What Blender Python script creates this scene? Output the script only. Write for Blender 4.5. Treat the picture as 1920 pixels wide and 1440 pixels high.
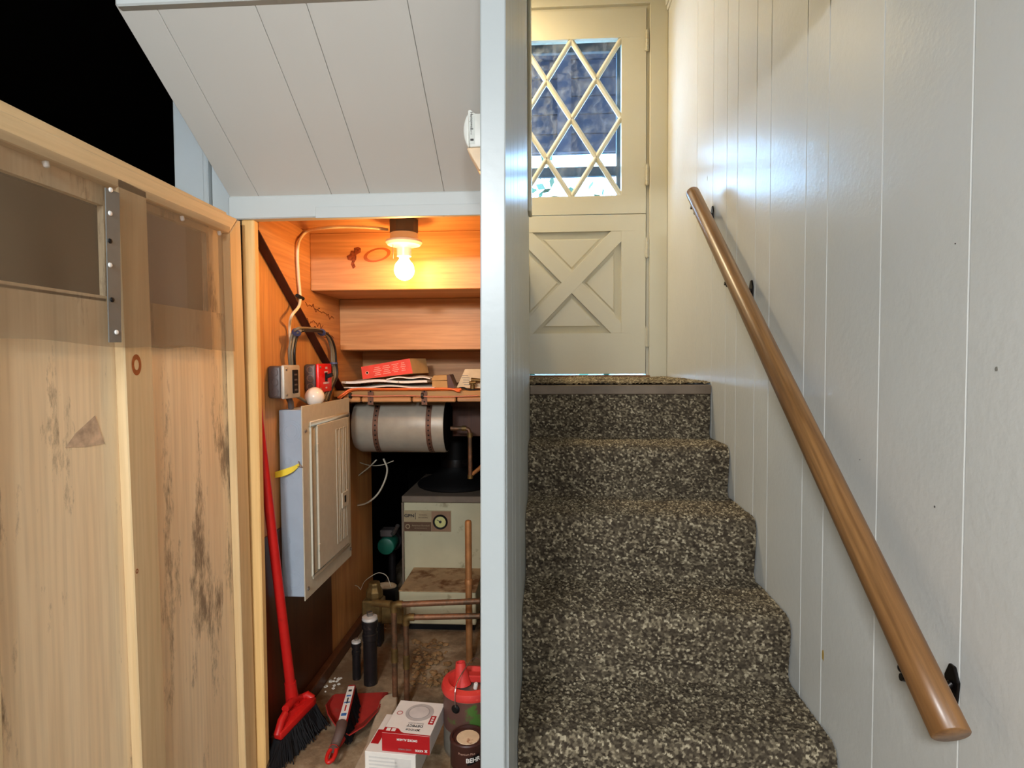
import bpy, bmesh, math, random
import numpy as np
from mathutils import Vector, Matrix, noise
for o in list(bpy.data.objects): bpy.data.objects.remove(o)
S = bpy.context.scene
C = S.collection
random.seed(7)

# ------------------------------------------------------------------ camera
FPX, H = 1090.0, 1.11
YAW, PITCH, ROLL = math.radians(3.47), math.radians(2.1), math.radians(-0.3)
camd = bpy.data.cameras.new('camera'); camd.sensor_width = 36; camd.sensor_fit = 'HORIZONTAL'
camd.lens = 36*FPX/1920; camd.clip_start = 0.02; camd.clip_end = 200
cam = bpy.data.objects.new('camera', camd); C.objects.link(cam)
RC = Matrix.Rotation(YAW,3,'Z') @ Matrix.Rotation(math.pi/2-PITCH,3,'X') @ Matrix.Rotation(ROLL,3,'Z')
cam.matrix_world = Matrix.Translation((0,0,H)) @ RC.to_4x4()
S.camera = cam
def at(px, py, X=None, Y=None, Z=None):
    """photo pixel -> point on a known plane of the place"""
    d = RC @ Vector(((px-960)/FPX, -(py-720)/FPX, -1))
    t = X/d.x if X is not None else (Y/d.y if Y is not None else (Z-H)/d.z)
    return Vector((0,0,H)) + d*t

# ------------------------------------------------------------------ world, exposure
S.view_settings.view_transform = 'Standard'; S.view_settings.look = 'None'
S.view_settings.exposure = 0.1; S.view_settings.gamma = 1.0; S.view_settings.use_curve_mapping = False
w = bpy.data.worlds.new('sky'); S.world = w; w.use_nodes = True
bg = w.node_tree.nodes['Background']; bg.inputs[0].default_value = (0.36,0.64,1.0,1); bg.inputs[1].default_value = 30.0

def area(name, loc, target, size, power, col, shape='RECTANGLE', sy=None):
    l = bpy.data.lights.new(name,'AREA'); l.energy = power; l.color = col; l.shape = shape; l.size = size
    if sy: l.size_y = sy
    o = bpy.data.objects.new(name,l); C.objects.link(o); o.location = loc
    o.rotation_euler = (Vector(target)-Vector(loc)).to_track_quat('-Z','Y').to_euler()
    return o
area('basement_light_and_fill', (-0.50,-0.95,1.83), (-0.35,0.3,0.2), 0.34, 78, (0.90,0.96,1.0), sy=0.34)
area('basement_light_and_fill', (0.30,-1.95,1.83), (-0.2,0.3,0.6), 0.34, 48, (0.90,0.96,1.0), sy=0.34)  # added fill lamp, brightens the closet door and soffit
area('landing_ceiling_light', (-0.50,2.86,3.05), (-0.1,2.7,0.5), 0.26, 20, (1.0,0.79,0.48), 'DISK')

# ------------------------------------------------------------------ helpers
def lin(c): return tuple(((v/255)/12.92 if v/255 <= .04045 else ((v/255+.055)/1.055)**2.4) for v in c)
WL = {}
def setp(o, label=None, cat=None, group=None, kind=None):
    if label: o['label'] = label
    if cat: o['category'] = cat
    if group: o['group'] = group
    if kind: o['kind'] = kind
    return o
def thing(name, label, cat, loc=(0,0,0), group=None, kind=None):
    o = bpy.data.objects.new(name, None); C.objects.link(o); o.location = loc; o.empty_display_size = .05
    WL[o] = Vector(loc)
    return setp(o, label, cat, group, kind)

class MB:
    def __init__(s): s.v = []; s.f = []
    def add(s, vs, fs):
        n = len(s.v); s.v += [Vector(p) for p in vs]; s.f += [tuple(i+n for i in f) for f in fs]; return s
    def box(s, x0,y0,z0,x1,y1,z1):
        return s.hexa([(x0,y0,z0),(x1,y0,z0),(x1,y1,z0),(x0,y1,z0),(x0,y0,z1),(x1,y0,z1),(x1,y1,z1),(x0,y1,z1)])
    def hexa(s, p):
        return s.add(p, [(3,2,1,0),(4,5,6,7),(0,1,5,4),(1,2,6,5),(2,3,7,6),(3,0,4,7)])
    def obox(s, c, u, v, w_):
        c,u,v,w_ = map(Vector,(c,u,v,w_)); P=[]
        for k in (-1,1):
            for a,b in ((-1,-1),(1,-1),(1,1),(-1,1)): P.append(c+u*a+v*b+w_*k)
        return s.hexa(P)
    def prism(s, pts, off):
        pts=[Vector(p) for p in pts]; off=Vector(off); n=len(pts)
        return s.add(pts+[p+off for p in pts], [tuple(range(n))[::-1], tuple(range(n,2*n))]+[(i,(i+1)%n,n+(i+1)%n,n+i) for i in range(n)])
    def tube(s, pts, r, n=10, caps=True, flat=None):
        pts=[Vector(p) for p in pts]; m=len(pts); rs = r if isinstance(r,(list,tuple)) else [r]*m
        prev=None; V=[]
        for i,p in enumerate(pts):
            t = (pts[min(i+1,m-1)]-pts[max(i-1,0)]).normalized()
            if prev is None:
                a = Vector((0,0,1)) if abs(t.z)<.9 else Vector((1,0,0)); nn=(a-t*a.dot(t)).normalized()
            else: nn=(prev-t*prev.dot(t)).normalized()
            prev=nn; b=t.cross(nn)
            for k in range(n):
                a=2*math.pi*k/n; V.append(p+(nn*math.cos(a)+b*math.sin(a))*rs[i])
        F=[(i*n+k,i*n+(k+1)%n,(i+1)*n+(k+1)%n,(i+1)*n+k) for i in range(m-1) for k in range(n)]
        if caps: F += [tuple(range(n))[::-1], tuple(range((m-1)*n,m*n))]
        return s.add(V,F)
    def lathe(s, prof, org, axis=(0,0,1), n=24, ref=None, caps=True):
        org=Vector(org); t=Vector(axis).normalized()
        a = Vector(ref) if ref else (Vector((1,0,0)) if abs(t.x)<.9 else Vector((0,1,0)))
        u=(a-t*a.dot(t)).normalized(); b=t.cross(u); V=[]; m=len(prof)
        for r,h in prof:
            for k in range(n):
                g=2*math.pi*k/n; V.append(org+t*h+(u*math.cos(g)+b*math.sin(g))*max(r,1e-5))
        F=[(i*n+k,i*n+(k+1)%n,(i+1)*n+(k+1)%n,(i+1)*n+k) for i in range(m-1) for k in range(n)]
        if caps: F += [tuple(range(n))[::-1], tuple(range((m-1)*n,m*n))]
        return s.add(V,F)
    def ball(s, c, r, n=14, sc=(1,1,1)):
        k=n//2; pr=[(r*math.sin(math.pi*i/k), -r*math.cos(math.pi*i/k)) for i in range(k+1)]
        q=MB().lathe(pr,(0,0,0),n=n); c=Vector(c)
        return s.add([Vector((p.x*sc[0],p.y*sc[1],p.z*sc[2]))+c for p in q.v], q.f)
    def build(s, name, m, parent=None, bevel=0, smooth=0, seg=1, label=None, cat=None, group=None, kind=None):
        me=bpy.data.meshes.new(name)
        lo=Vector([min(p[i] for p in s.v) for i in range(3)]); hi=Vector([max(p[i] for p in s.v) for i in range(3)])
        org=Vector(((lo.x+hi.x)/2,(lo.y+hi.y)/2,lo.z))
        me.from_pydata([p-org for p in s.v],[],s.f)
        bm=bmesh.new(); bm.from_mesh(me); bmesh.ops.remove_doubles(bm,verts=bm.verts,dist=1e-6)
        bmesh.ops.delete(bm,geom=[v for v in bm.verts if not v.link_faces],context='VERTS')
        bmesh.ops.recalc_face_normals(bm,faces=bm.faces)
        if bevel:
            es=[e for e in bm.edges if len(e.link_faces)==2 and e.calc_face_angle(0)>.5]
            bmesh.ops.bevel(bm,geom=es,offset=bevel,segments=seg,affect='EDGES',profile=.5,clamp_overlap=True)
        bm.to_mesh(me); bm.free()
        if smooth:
            me.polygons.foreach_set('use_smooth',[True]*len(me.polygons)); me.set_sharp_from_angle(angle=math.radians(smooth))
        me.materials.append(m)
        return link(name, me, org, parent, label, cat, group, kind)
def link(name, me, org, parent=None, label=None, cat=None, group=None, kind=None):
    o=bpy.data.objects.new(name,me); C.objects.link(o); WL[o]=Vector(org)
    if parent is not None: o.parent=parent; o.location=Vector(org)-WL[parent]
    else: o.location=org
    return setp(o,label,cat,group,kind)
def cr(pts, n=6):
    pts=[Vector(p) for p in pts]; P=[pts[0]*2-pts[1]]+pts+[pts[-1]*2-pts[-2]]; out=[]
    for i in range(1,len(P)-2):
        for k in range(n):
            t=k/n; a,b,c,d=P[i-1],P[i],P[i+1],P[i+2]
            out.append(.5*((2*b)+(c-a)*t+(2*a-5*b+4*c-d)*t*t+(3*b-a-3*c+d)*t**3))
    return out+[pts[-1]]
def text(body, size, m, parent, org, right, up, name='lettering', align='CENTER', sx=1.0, bold=0):
    cu=bpy.data.curves.new(name,'FONT'); cu.body=body; cu.size=size; cu.align_x=align; cu.align_y='CENTER'; cu.extrude=.0002; cu.offset=bold
    t=bpy.data.objects.new('tmp',cu); C.objects.link(t); bpy.context.view_layer.update()
    me=bpy.data.meshes.new_from_object(t.evaluated_get(bpy.context.evaluated_depsgraph_get()))
    bpy.data.objects.remove(t); bpy.data.curves.remove(cu)
    r=Vector(right).normalized(); u=Vector(up).normalized(); nrm=r.cross(u).normalized()
    for v in me.vertices: v.co = r*(v.co.x*sx)+u*v.co.y+nrm*(v.co.z+.0003)
    me.materials.clear(); me.materials.append(m); me.name=name
    return link(name, me, Vector(org), parent)

# ------------------------------------------------------------------ materials
class N:
    def __init__(s,name):
        s.m=bpy.data.materials.new(name); s.m.use_nodes=True; s.t=s.m.node_tree; s.b=s.t.nodes['Principled BSDF']; s.out=s.t.nodes['Material Output']
        s.rot=None
    def n(s,typ,**kw):
        q=s.t.nodes.new(typ)
        for k,v in kw.items(): setattr(q,k,v)
        return q
    def l(s,a,b): s.t.links.new(a,b)
    def obj(s,scale=(1,1,1)):
        tc=s.n('ShaderNodeTexCoord'); mp=s.n('ShaderNodeMapping'); mp.inputs['Scale'].default_value=scale; src=tc.outputs['Object']
        if s.rot:
            m0=s.n('ShaderNodeMapping'); m0.inputs['Rotation'].default_value=s.rot; s.l(src,m0.inputs[0]); src=m0.outputs[0]
        s.l(src,mp.inputs[0]); return mp.outputs[0]
    def noise(s,scale,detail=4,rough=.55,stretch=(1,1,1),dist=0):
        q=s.n('ShaderNodeTexNoise'); q.inputs['Scale'].default_value=scale; q.inputs['Detail'].default_value=detail; q.inputs['Roughness'].default_value=rough; q.inputs['Distortion'].default_value=dist
        s.l(s.obj(stretch),q.inputs['Vector']); return q.outputs['Fac']
    def ramp(s,fac,stops):
        q=s.n('ShaderNodeValToRGB'); e=q.color_ramp.elements
        while len(e)<len(stops): e.new(.5)
        for i,(p,c) in enumerate(stops): e[i].position=p; e[i].color=(*c,1) if len(c)==3 else c
        s.l(fac,q.inputs[0]); return q.outputs[0]
    def mix(s,fac,a,b,mode='MIX'):
        q=s.n('ShaderNodeMix'); q.data_type='RGBA'; q.blend_type=mode
        for sock,v in ((q.inputs[0],fac),(q.inputs[6],a),(q.inputs[7],b)):
            if hasattr(v,'is_linked'): s.l(v,sock)
            else: sock.default_value = v if not isinstance(v,tuple) or len(v)==4 else (*v,1)
        return q.outputs[2]
    def bump(s,h,strength,dist=.002,prev=None):
        q=s.n('ShaderNodeBump'); q.inputs['Strength'].default_value=strength; q.inputs['Distance'].default_value=dist; s.l(h,q.inputs['Height'])
        if prev is not None: s.l(prev,q.inputs['Normal'])
        s.l(q.outputs[0],s.b.inputs['Normal']); return q.outputs[0]
    def col(s,c):
        if hasattr(c,'is_linked'): s.l(c,s.b.inputs['Base Color'])
        else: s.b.inputs['Base Color'].default_value=(*c,1)
    def p(s,rough=.5,metal=0,spec=.5):
        s.b.inputs['Roughness'].default_value=rough; s.b.inputs['Metallic'].default_value=metal; s.b.inputs['Specular IOR Level'].default_value=spec; return s
def plain(name,c,rough=.5,metal=0,spec=.5,var=.12,scale=20,dirt=None,bump=0):
    k=N(name); L=lin(c); d=tuple(v*(1-var) for v in L); hi=tuple(min(1,v*(1+var)) for v in L)
    cc=k.ramp(k.noise(scale),[(.3,d),(.7,hi)])
    if dirt: cc=k.mix(k.ramp(k.noise(dirt[1],6,.65),[(dirt[2],(0,0,0)),(dirt[3],(1,1,1))]),cc,lin(dirt[0]))
    k.col(cc); k.p(rough,metal,spec)
    if bump: k.bump(k.noise(scale*4),bump,.001)
    return k.m
def paint(name,c,rough=.35,bump=.12,scale=90,dirt=True):
    k=N(name); L=lin(c)
    cc=k.ramp(k.noise(3,3),[(.3,tuple(v*.95 for v in L)),(.7,L)])
    if dirt:
        cc=k.mix(k.ramp(k.noise(9,8,.75),[(.70,(0,0,0)),(.76,(.5,.5,.5))]),cc,tuple(v*.55 for v in L))
    k.col(cc); k.p(rough)
    k.bump(k.noise(scale,3),bump,.002)
    return k.m
def wood(name,light,dark,axis=2,rough=.55,grain=1.0,stain=None,knot=False,spec=.4,coat=0,rot=None):
    k=N(name); k.rot=rot; st=[14,14,14]; st[axis]=.9; sf=[120,120,120]; sf[axis]=4
    a=k.noise(1.0,5,.6,tuple(st),1.2); b=k.noise(1.0,3,.5,tuple(sf))
    c=k.ramp(a,[(.25,lin(dark)),(.5,tuple((x+y)/2 for x,y in zip(lin(light),lin(dark)))),(.72,lin(light))])
    c=k.mix(k.ramp(b,[(.35,(.35*grain,)*3),(.6,(0,0,0))]),c,tuple(v*.6 for v in lin(dark)))
    if knot:
        ks=[2.6,2.6,2.6]; ks[axis]=1.5
        vo=k.n('ShaderNodeTexVoronoi'); vo.inputs['Scale'].default_value=1.6; k.l(k.obj(tuple(ks)),vo.inputs['Vector'])
        c=k.mix(k.ramp(vo.outputs['Distance'],[(.05,(1,1,1)),(.085,(.1,.1,.1)),(.10,(.7,.7,.7)),(.13,(0,0,0))]),c,tuple(v*.30 for v in lin(dark)))
    if stain:
        ss=[9,9,9]; ss[axis]=2.2
        c=k.mix(k.ramp(k.noise(1.0,8,.75,tuple(ss)),[(stain[1],(0,0,0)),(stain[1]+.09,(.75,.75,.75))]),c,lin(stain[0]))
    k.col(c); k.p(rough,0,spec); k.bump(b,.15,.001)
    if coat: k.b.inputs['Coat Weight'].default_value=coat; k.b.inputs['Coat Roughness'].default_value=.25
    return k.m
def emit(name,c,st):
    k=N(name); k.b.inputs['Emission Color'].default_value=(*lin(c),1); k.b.inputs['Emission Strength'].default_value=st; k.col(lin(c)); return k.m

M={}
M['wall']=paint('ivory_gloss_paint',(232,231,226),.265,.34,60)
M['door']=paint('cream_door_paint',(217,210,186),.38,.12,60)
M['partition']=paint('pale_partition_paint',(178,184,185),.33,.12,60)
M['soffit']=paint('pale_soffit_paint',(214,212,206),.55,.05,40,False)
M['header']=paint('blue_white_paint',(196,200,198),.5,.12,50)
M['dark']=plain('shade_black',(13,11,10),.95,0,.05)  # near-black colour paints the lack of light in unlit spaces
M['darkwall']=plain('shade_black_masonry',(12,11,10),.95,0,.05,.3,8)  # shade of storage space and closet back put into the colour
M['pine']=wood('pale_pine',(228,200,154),(204,168,118),2,.55,.6,((120,88,60),.72))
M['pineY']=wood('pale_pine_rail',(230,204,160),(206,172,124),1,.55,.6,((120,90,60),.74),knot=False)
M['pineK']=wood('knotty_pine',(222,198,156),(200,166,120),2,.55,.6,((120,88,60),.75),knot=True)
M['ply']=wood('weathered_plywood',(246,222,184),(232,202,160),2,.65,.7,((92,70,56),.545))
M['ambX']=wood('amber_step_board',(222,168,112),(176,116,66),0,.45,.8,((80,36,16),.66),knot=True)
M['ambZ']=wood('amber_plywood',(220,162,100),(180,116,62),2,.45,.8,((96,44,18),.68))
M['ambD']=wood('amber_stringer',(218,160,100),(172,108,58),1,.45,.8,((84,38,16),.62))
M['darkply']=wood('dark_brown_plywood',(98,54,28),(66,34,18),2,.4,.6)
M['rail']=wood('varnished_oak',(168,122,74),(112,72,36),1,.36,1.6,coat=.25,rot=(-.68,0,0))
M['jamb']=wood('jamb_pine',(244,204,140),(222,172,104),2,.55,.5,((130,80,40),.74))
M['edgeshade']=wood('shaded_edge_wood',(84,34,18),(52,20,10),1,.6,.5)  # shade of the stringer underside put into the wood colour
M['shelf']=wood('shelf_board',(206,160,100),(160,112,60),0,.6,.7)
k=N('concrete_floor')
c=k.ramp(k.noise(7,8,.7),[(.3,lin((96,76,54))),(.5,lin((148,124,94))),(.7,lin((196,174,142)))])
c=k.mix(k.ramp(k.noise(2.2,6,.7),[(.5,(0,0,0)),(.62,(.8,.8,.8))]),c,lin((96,66,36)))
k.col(c); k.p(.9); k.bump(k.noise(60,8,.75),.6,.006); M['conc']=k.m
M['black']=plain('black_plastic',(13,12,12),.6,0,.25)
M['iron']=plain('black_iron_pipe',(30,26,26),.4,.2,.5,.3,30,((86,70,66),25,.6,.7))
M['blackmetal']=plain('black_metal',(26,20,18),.35,.6,.5)
M['steel']=plain('worn_steel',(170,164,158),.35,.9,.5,.2,60)
M['capsteel']=plain('cap_steel',(226,220,212),.3,.35)
M['brass']=plain('aged_brass',(120,96,56),.5,.7,.5,.3,40)
M['copper']=plain('aged_copper',(128,88,62),.5,.5,.5,.3,40,((84,66,48),18,.45,.6))
M['tallpipe']=plain('dull_copper',(168,116,70),.55,.4,.4,.2,30)
M['panelbox']=plain('panel_grey_steel',(158,168,180),.6,0,.5,.04)
M['cover']=plain('panel_cover_beige',(200,192,172),.7,0,.25,.05,40)
M['boxgrey']=plain('box_grey',(98,90,88),.5,.4,.5,.1)
M['boxcover']=plain('box_cover_metal',(190,182,168),.5,.25)
M['tank']=plain('tank_grey',(160,152,138),.42,.15,.5,.08,30)
M['strap']=plain('rusty_strap',(112,80,64),.6,.5,.4,.25,60)
M['boiler']=plain('boiler_enamel',(190,182,150),.55,0,.5,.06,8,((110,96,66),9,.6,.72))
M['boilerlid']=plain('boiler_lid',(120,104,88),.6,.1)
M['rusttop']=plain('rusty_top',(168,140,104),.8,0,.3,.2,14,((110,72,40),10,.48,.62))
M['red']=plain('red_plastic',(196,26,22),.42,0,.5,.08,30,((110,20,14),12,.6,.75))
M['redpan']=plain('dusty_red_plastic',(168,44,38),.6,0,.4,.1,40,((120,84,70),20,.58,.74))
M['redbox']=plain('red_card',(226,62,36),.5)
M['redlid']=plain('red_lid',(214,58,52),.5,0,.5,.08,30,((226,110,96),30,.6,.7))
M['redswitch']=plain('red_switch_plate',(226,24,20),.35,0,.5,.03)
M['kred']=plain('crimson_print',(176,18,26),.45,0,.5,.03)
M['white']=plain('white_card',(236,230,222),.55,0,.4,.03)
M['whitepl']=plain('white_plastic',(226,226,218),.4,0,.5,.03)
M['paper']=plain('newsprint',(242,236,226),.8,0,.2,.06,60,((150,142,134),60,.64,.7))
M['card']=plain('brown_card',(188,148,96),.8,0,.2,.1)
M['greyink']=plain('grey_ink',(150,146,144),.6)
M['darkink']=plain('dark_ink',(50,44,42),.6)
M['bluelabel']=plain('blue_label_print',(60,110,170),.45)
M['porcelain']=plain('porcelain',(240,232,214),.3,0,.5,.02)
M['cable']=plain('cream_cable',(230,206,168),.5)
M['cabgrey']=plain('grey_cable',(120,110,92),.55)
M['cabblk']=plain('black_cable',(26,22,20),.5)
M['orange']=plain('orange_cord',(240,110,44),.45)
M['yellow']=plain('yellow_tape',(236,206,50),.4)
M['wirewhite']=plain('white_wire',(190,180,160),.6)
M['green']=plain('green_enamel',(30,100,80),.4)
M['dust']=plain('weathered_paddle',(178,160,136),.85,0,.2,.12,40)
M['canlabel']=plain('camouflage_can_label',(96,64,56),.5,0,.5,.15,12,((72,110,44),10,.5,.56))
M['cansteel']=plain('can_steel',(150,140,126),.4,.6)
M['canbrown']=plain('brown_can_label',(66,36,30),.45,0,.5,.1)
M['dirtywhite']=plain('crusted_paint',(222,196,160),.8,0,.3,.08,30,((150,90,60),24,.58,.66))
M['bulbfrost']=plain('frosted_glass',(236,222,206),.25,0,.5,.02)
M['bulb']=emit('glowing_bulb',(255,190,112),125)
M['tieblue']=plain('blue_tie',(70,76,110),.5)
M['plate']=plain('plate_tan',(176,158,124),.4,.3)
M['platebrown']=plain('plate_brown',(104,78,60),.4,.3)
M['gaugeface']=plain('gauge_face',(200,196,130),.4)
M['gunk']=plain('beige_mortar_lump',(170,150,120),.9)
M['chip']=plain('white_paint_chip',(226,220,208),.8)
M['nosing']=plain('worn_nosing',(120,104,88),.5,.1,.5,.2,12)
M['bristle']=plain('black_bristle',(14,12,14),.7,0,.2)
M['storm']=plain('storm_door_frame',(74,82,92),.5)
M['siding']=plain('grey_siding',(92,88,98),.8,0,.3,.08)
M['trimgrey']=plain('grey_trim_board',(102,96,106),.8,0,.3,.06)
M['lawn']=plain('pale_paving',(150,148,144),.9,0,.2,.3,5)
M['leaf']=plain('pale_leaf',(58,84,60),.7,0,.3,.3,4)
M['hinge']=paint('painted_hinge',(214,206,182),.4,.05)
M['ink_hand']=plain('pencil_marks',(96,40,20),.7)
# glass
k=N('window_glass'); tr=k.n('ShaderNodeBsdfTransparent'); tr.inputs[0].default_value=(.90,.94,.96,1); gl=k.n('ShaderNodeBsdfGlossy'); gl.inputs['Roughness'].default_value=.05
mx=k.n('ShaderNodeMixShader'); mx.inputs[0].default_value=.07; k.l(tr.outputs[0],mx.inputs[1]); k.l(gl.outputs[0],mx.inputs[2])
df=k.n('ShaderNodeBsdfDiffuse'); df.inputs[0].default_value=(.7,.75,.8,1); m2=k.n('ShaderNodeMixShader')
k.l(k.ramp(k.noise(14,8,.7),[(.45,(0,0,0)),(.75,(.28,.28,.28))]),m2.inputs[0]); k.l(mx.outputs[0],m2.inputs[1]); k.l(df.outputs[0],m2.inputs[2]); k.l(m2.outputs[0],k.out.inputs[0]); M['glass']=k.m
# insect mesh : fine weave, partly see-through
k=N('fine_screen_mesh'); tr=k.n('ShaderNodeBsdfTransparent'); df=k.n('ShaderNodeBsdfDiffuse'); df.inputs[0].default_value=(*lin((150,128,102)),1)
mx=k.n('ShaderNodeMixShader'); k.l(k.ramp(k.noise(3,3),[(.3,(.42,.42,.42)),(.7,(.54,.54,.54))]),mx.inputs[0]); k.l(tr.outputs[0],mx.inputs[1]); k.l(df.outputs[0],mx.inputs[2]); k.l(mx.outputs[0],k.out.inputs[0]); M['mesh']=k.m
# carpet
k=N('loop_pile_carpet'); a=k.n('ShaderNodeAttribute'); a.attribute_name='tuft'
c=k.ramp(a.outputs['Fac'],[(0,lin((56,47,38))),(.4,lin((100,89,73))),(.75,lin((140,127,104))),(1,lin((198,184,156)))])
k.col(c); k.p(.95,0,.15); k.bump(k.noise(900,2),.5,.002); M['carpet']=k.m

# ------------------------------------------------------------------ key planes
XR, XL, XP = 0.649, -0.0713, -0.1156       # right wall, partition faces
YP, YD = 1.00, 3.215                       # partition end, door
XW, XS = -0.80, -0.772                     # closet wall, stringer face
YH = 1.50                                  # closet header
F0 = -0.12                                 # basement floor
TOP = 3.75
def struct(name,m,mb,label,cat,bevel=0,parent=None): return mb.build(name,m,parent,bevel,label=label,cat=cat,kind='structure')

# room shell
struct('floor',M['conc'],MB().box(-2.6,YH-.06,-.2,-.10,3.40,0),'stained concrete floor slab of the utility closet','floor')
struct('floor.001',M['conc'],MB().box(-2.6,-2.7,-.3,.9,YH-.06,F0).box(XP,YH-.06,-.3,.9,3.75,F0),'concrete basement floor below the stairs','floor')
struct('ceiling',M['soffit'],MB().box(-.84,-2.7,1.90,.9,1.02,2.0),'pale low basement ceiling','ceiling')
struct('ceiling.001',M['dark'],MB().box(-2.6,-2.7,2.02,-.84,3.8,2.1),'dark unlit ceiling over the storage space','ceiling')  # near-black so the storage space reads as unlit
struct('wall_back',M['header'],MB().box(-2.6,-2.8,-.3,.9,-2.7,2.05),'pale basement wall behind the camera','wall')
struct('wall_far_left',M['darkwall'],MB().box(-2.7,-2.8,-.3,-2.6,3.85,2.1),'masonry wall of storage space, lack of light put into its near-black colour','wall')
struct('wall_closet_back',M['darkwall'],MB().box(-2.6,3.40,-.3,-1.0,3.47,2.1).box(-1.0,3.40,-.3,.95,3.47,.93),'masonry wall behind the boiler, shade put into its near-black colour','wall')
struct('ceiling.002',M['wall'],MB().box(-1.1,.9,TOP,.9,3.5,TOP+.1),'ceiling above the stairwell','ceiling')
struct('wall_stairwell_front',M['wall'],MB().box(XL-.1,.92,2.0,.9,1.02,TOP),'wall closing the stairwell over basement ceiling','wall')
struct('wall_landing_left',M['wall'],MB().box(-1.1,2.38,1.06,-1.0,3.3,TOP),'wall at the left end of the landing','wall')
struct('wall_landing_front',M['wall'],MB().box(-1.0,2.30,1.60,XP,2.38,TOP).box(-1.0,1.0,2.02,XP,2.31,2.1),'wall above the landing behind the partition','wall')

# right wall planks
wr=thing('wall_right','ivory grooved plank wall carrying the wooden handrail','wall',(XR,1,F0),kind='structure')
MB().box(XR+.012,-2.7,F0-.1,XR+.25,YD+.02,3.03).build('backing',M['wall'],wr)
MB().box(XR+.05,.9,3.03,XR+.25,YD+.2,TOP).build('upper_wall',M['wall'],wr)
gx=[1307,1337,1363,1383,1418,1445,1512,1553,1655,1822]
gy=[YD+.01]+[at(x,300,X=XR).y for x in gx]+[.62,.48,.27,.15,-.1,-.3,-.7,-1.1,-1.6,-2.1,-2.7]
for a,b in zip(gy[:-1],gy[1:]):
    MB().box(XR,b+.0009,F0,XR+.0125,a-.0009,3.0).build('plank',M['wall'],wr,bevel=.0013)
for (px,py,ry,rz,c_) in ((1543,1228,.006,.014,(196,160,80)),(1791,457,.0016,.0016,(60,50,44)),(1868,692,.003,.004,(150,146,136)),(1752,950,.002,.002,(110,106,100)),(1612,862,.0014,.0014,(110,106,100)),(1326,335,.003,.012,(170,150,110))):
    p=at(px,py,X=XR-.0004); q=[Vector((XR-.0001,p.y+ry*math.cos(g)*random.uniform(.7,1.2),p.z+rz*math.sin(g)*random.uniform(.7,1.2))) for g in [i*.7 for i in range(9)]]
    MB().prism(q,(-.0004,0,0)).build('wall_mark',plain('wall_mark',c_,.6),wr)
tr=MB().box(XR-.016,.9,3.0,XR+.02,YD-.01,3.035).box(XR-.008,.9,2.975,XR+.01,YD-.01,3.0)
tr.build('trim_1',M['wall'],None,.003,label='narrow cap moulding along the top of the right plank wall',cat='trim',kind='structure')

# partition between closet and stairs
wl=thing('wall_left','pale grooved partition wall left of the carpeted stairs','wall',(XL,1.6,F0),kind='structure')
YE=2.36
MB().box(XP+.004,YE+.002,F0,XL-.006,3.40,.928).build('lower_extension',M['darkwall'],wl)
MB().box(XP+.004,YP+.02,F0,XL-.006,YE,TOP).build('core',M['partition'],wl)
py_=[YP+.02,1.17,1.27,1.45,1.52,1.75,1.95,2.1,YE]
for a,b in zip(py_[:-1],py_[1:]):
    MB().box(XL-.007,a+.0012,F0,XL,b-.0012,TOP).build('plank',M['partition'],wl,bevel=.0012)
pa=[at(900,0,Y=YP),at(948,0,Y=YP),at(946,1440,Y=YP),at(901,1440,Y=YP)]
def ext(p,q,z): t=(z-p.z)/(q.z-p.z); return p+(q-p)*t
lo_,hi_=F0,1.90
q=[ext(pa[0],pa[3],hi_),ext(pa[1],pa[2],hi_),ext(pa[1],pa[2],lo_),ext(pa[0],pa[3],lo_)]
MB().prism(q,(0,.022,0)).build('end_board',M['partition'],wl,bevel=.002,label='pale vertical end board facing the room')
zt=at(995,398,Y=2.26).z
MB().box(XL,2.24,zt,XL+.0135,2.34,TOP).build('trim_2',M['door'],None,.003,label='vertical trim strip ending mid-height at the partition end by the landing',cat='trim',kind='structure')

# ------------------------------------------------------------------ sloped soffit, header, black side
YS0,ZS0,YS1,ZS1 = 1.50,1.549,1.106,1.803
so=thing('ceiling_sloped','pale sloping soffit of wide boards above the closet opening','ceiling',(-.45,YS0,ZS0),kind='structure')
sl=(ZS1-ZS0)/(YS0-YS1)
gxs=[-.832]+[at(x,358,Y=YS0).x for x in (485,622,693,833)]+[XP-.001]
for a,b in zip(gxs[:-1],gxs[1:]):
    y1=YS1-.004; z1=ZS1+sl*.004
    MB().hexa([(a+.0005,y1,z1),(b-.0005,y1,z1),(b-.0005,YS0,ZS0),(a+.0005,YS0,ZS0),(a+.0005,y1,z1+.015),(b-.0005,y1,z1+.015),(b-.0005,YS0,ZS0+.015),(a+.0005,YS0,ZS0+.015)]).build('board',M['soffit'],so,bevel=.0009)
MB().hexa([(-.83,1.04,ZS1+.058),(XP,1.04,ZS1+.058),(XP,YS0,ZS0+.016),(-.83,YS0,ZS0+.016),(-.83,1.04,ZS1+.12),(XP,1.04,ZS1+.12),(XP,YS0,ZS0+.07),(-.83,YS0,ZS0+.07)]).build('backing',M['header'],so)
struct('trim_3',M['header'],MB().box(-.826,1.094,ZS1-.004,XP-.001,1.15,1.91),'flat pale board across the top of the sloping soffit','trim',.003)
hb=[at(450,412,Y=YH),at(900,400,Y=YH)]
struct('trim_4',M['header'],MB().hexa([(-.836,YH-.004,hb[0].z),(XP-.001,YH-.004,hb[1].z),(XP-.001,YH+.03,hb[1].z),(-.836,YH+.03,hb[0].z),(-.836,YH-.004,1.549),(XP-.001,YH-.004,1.5505),(XP-.001,YH+.03,1.56),(-.836,YH+.03,1.56)]),'pale painted header board over the closet opening','trim',.003)
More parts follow.
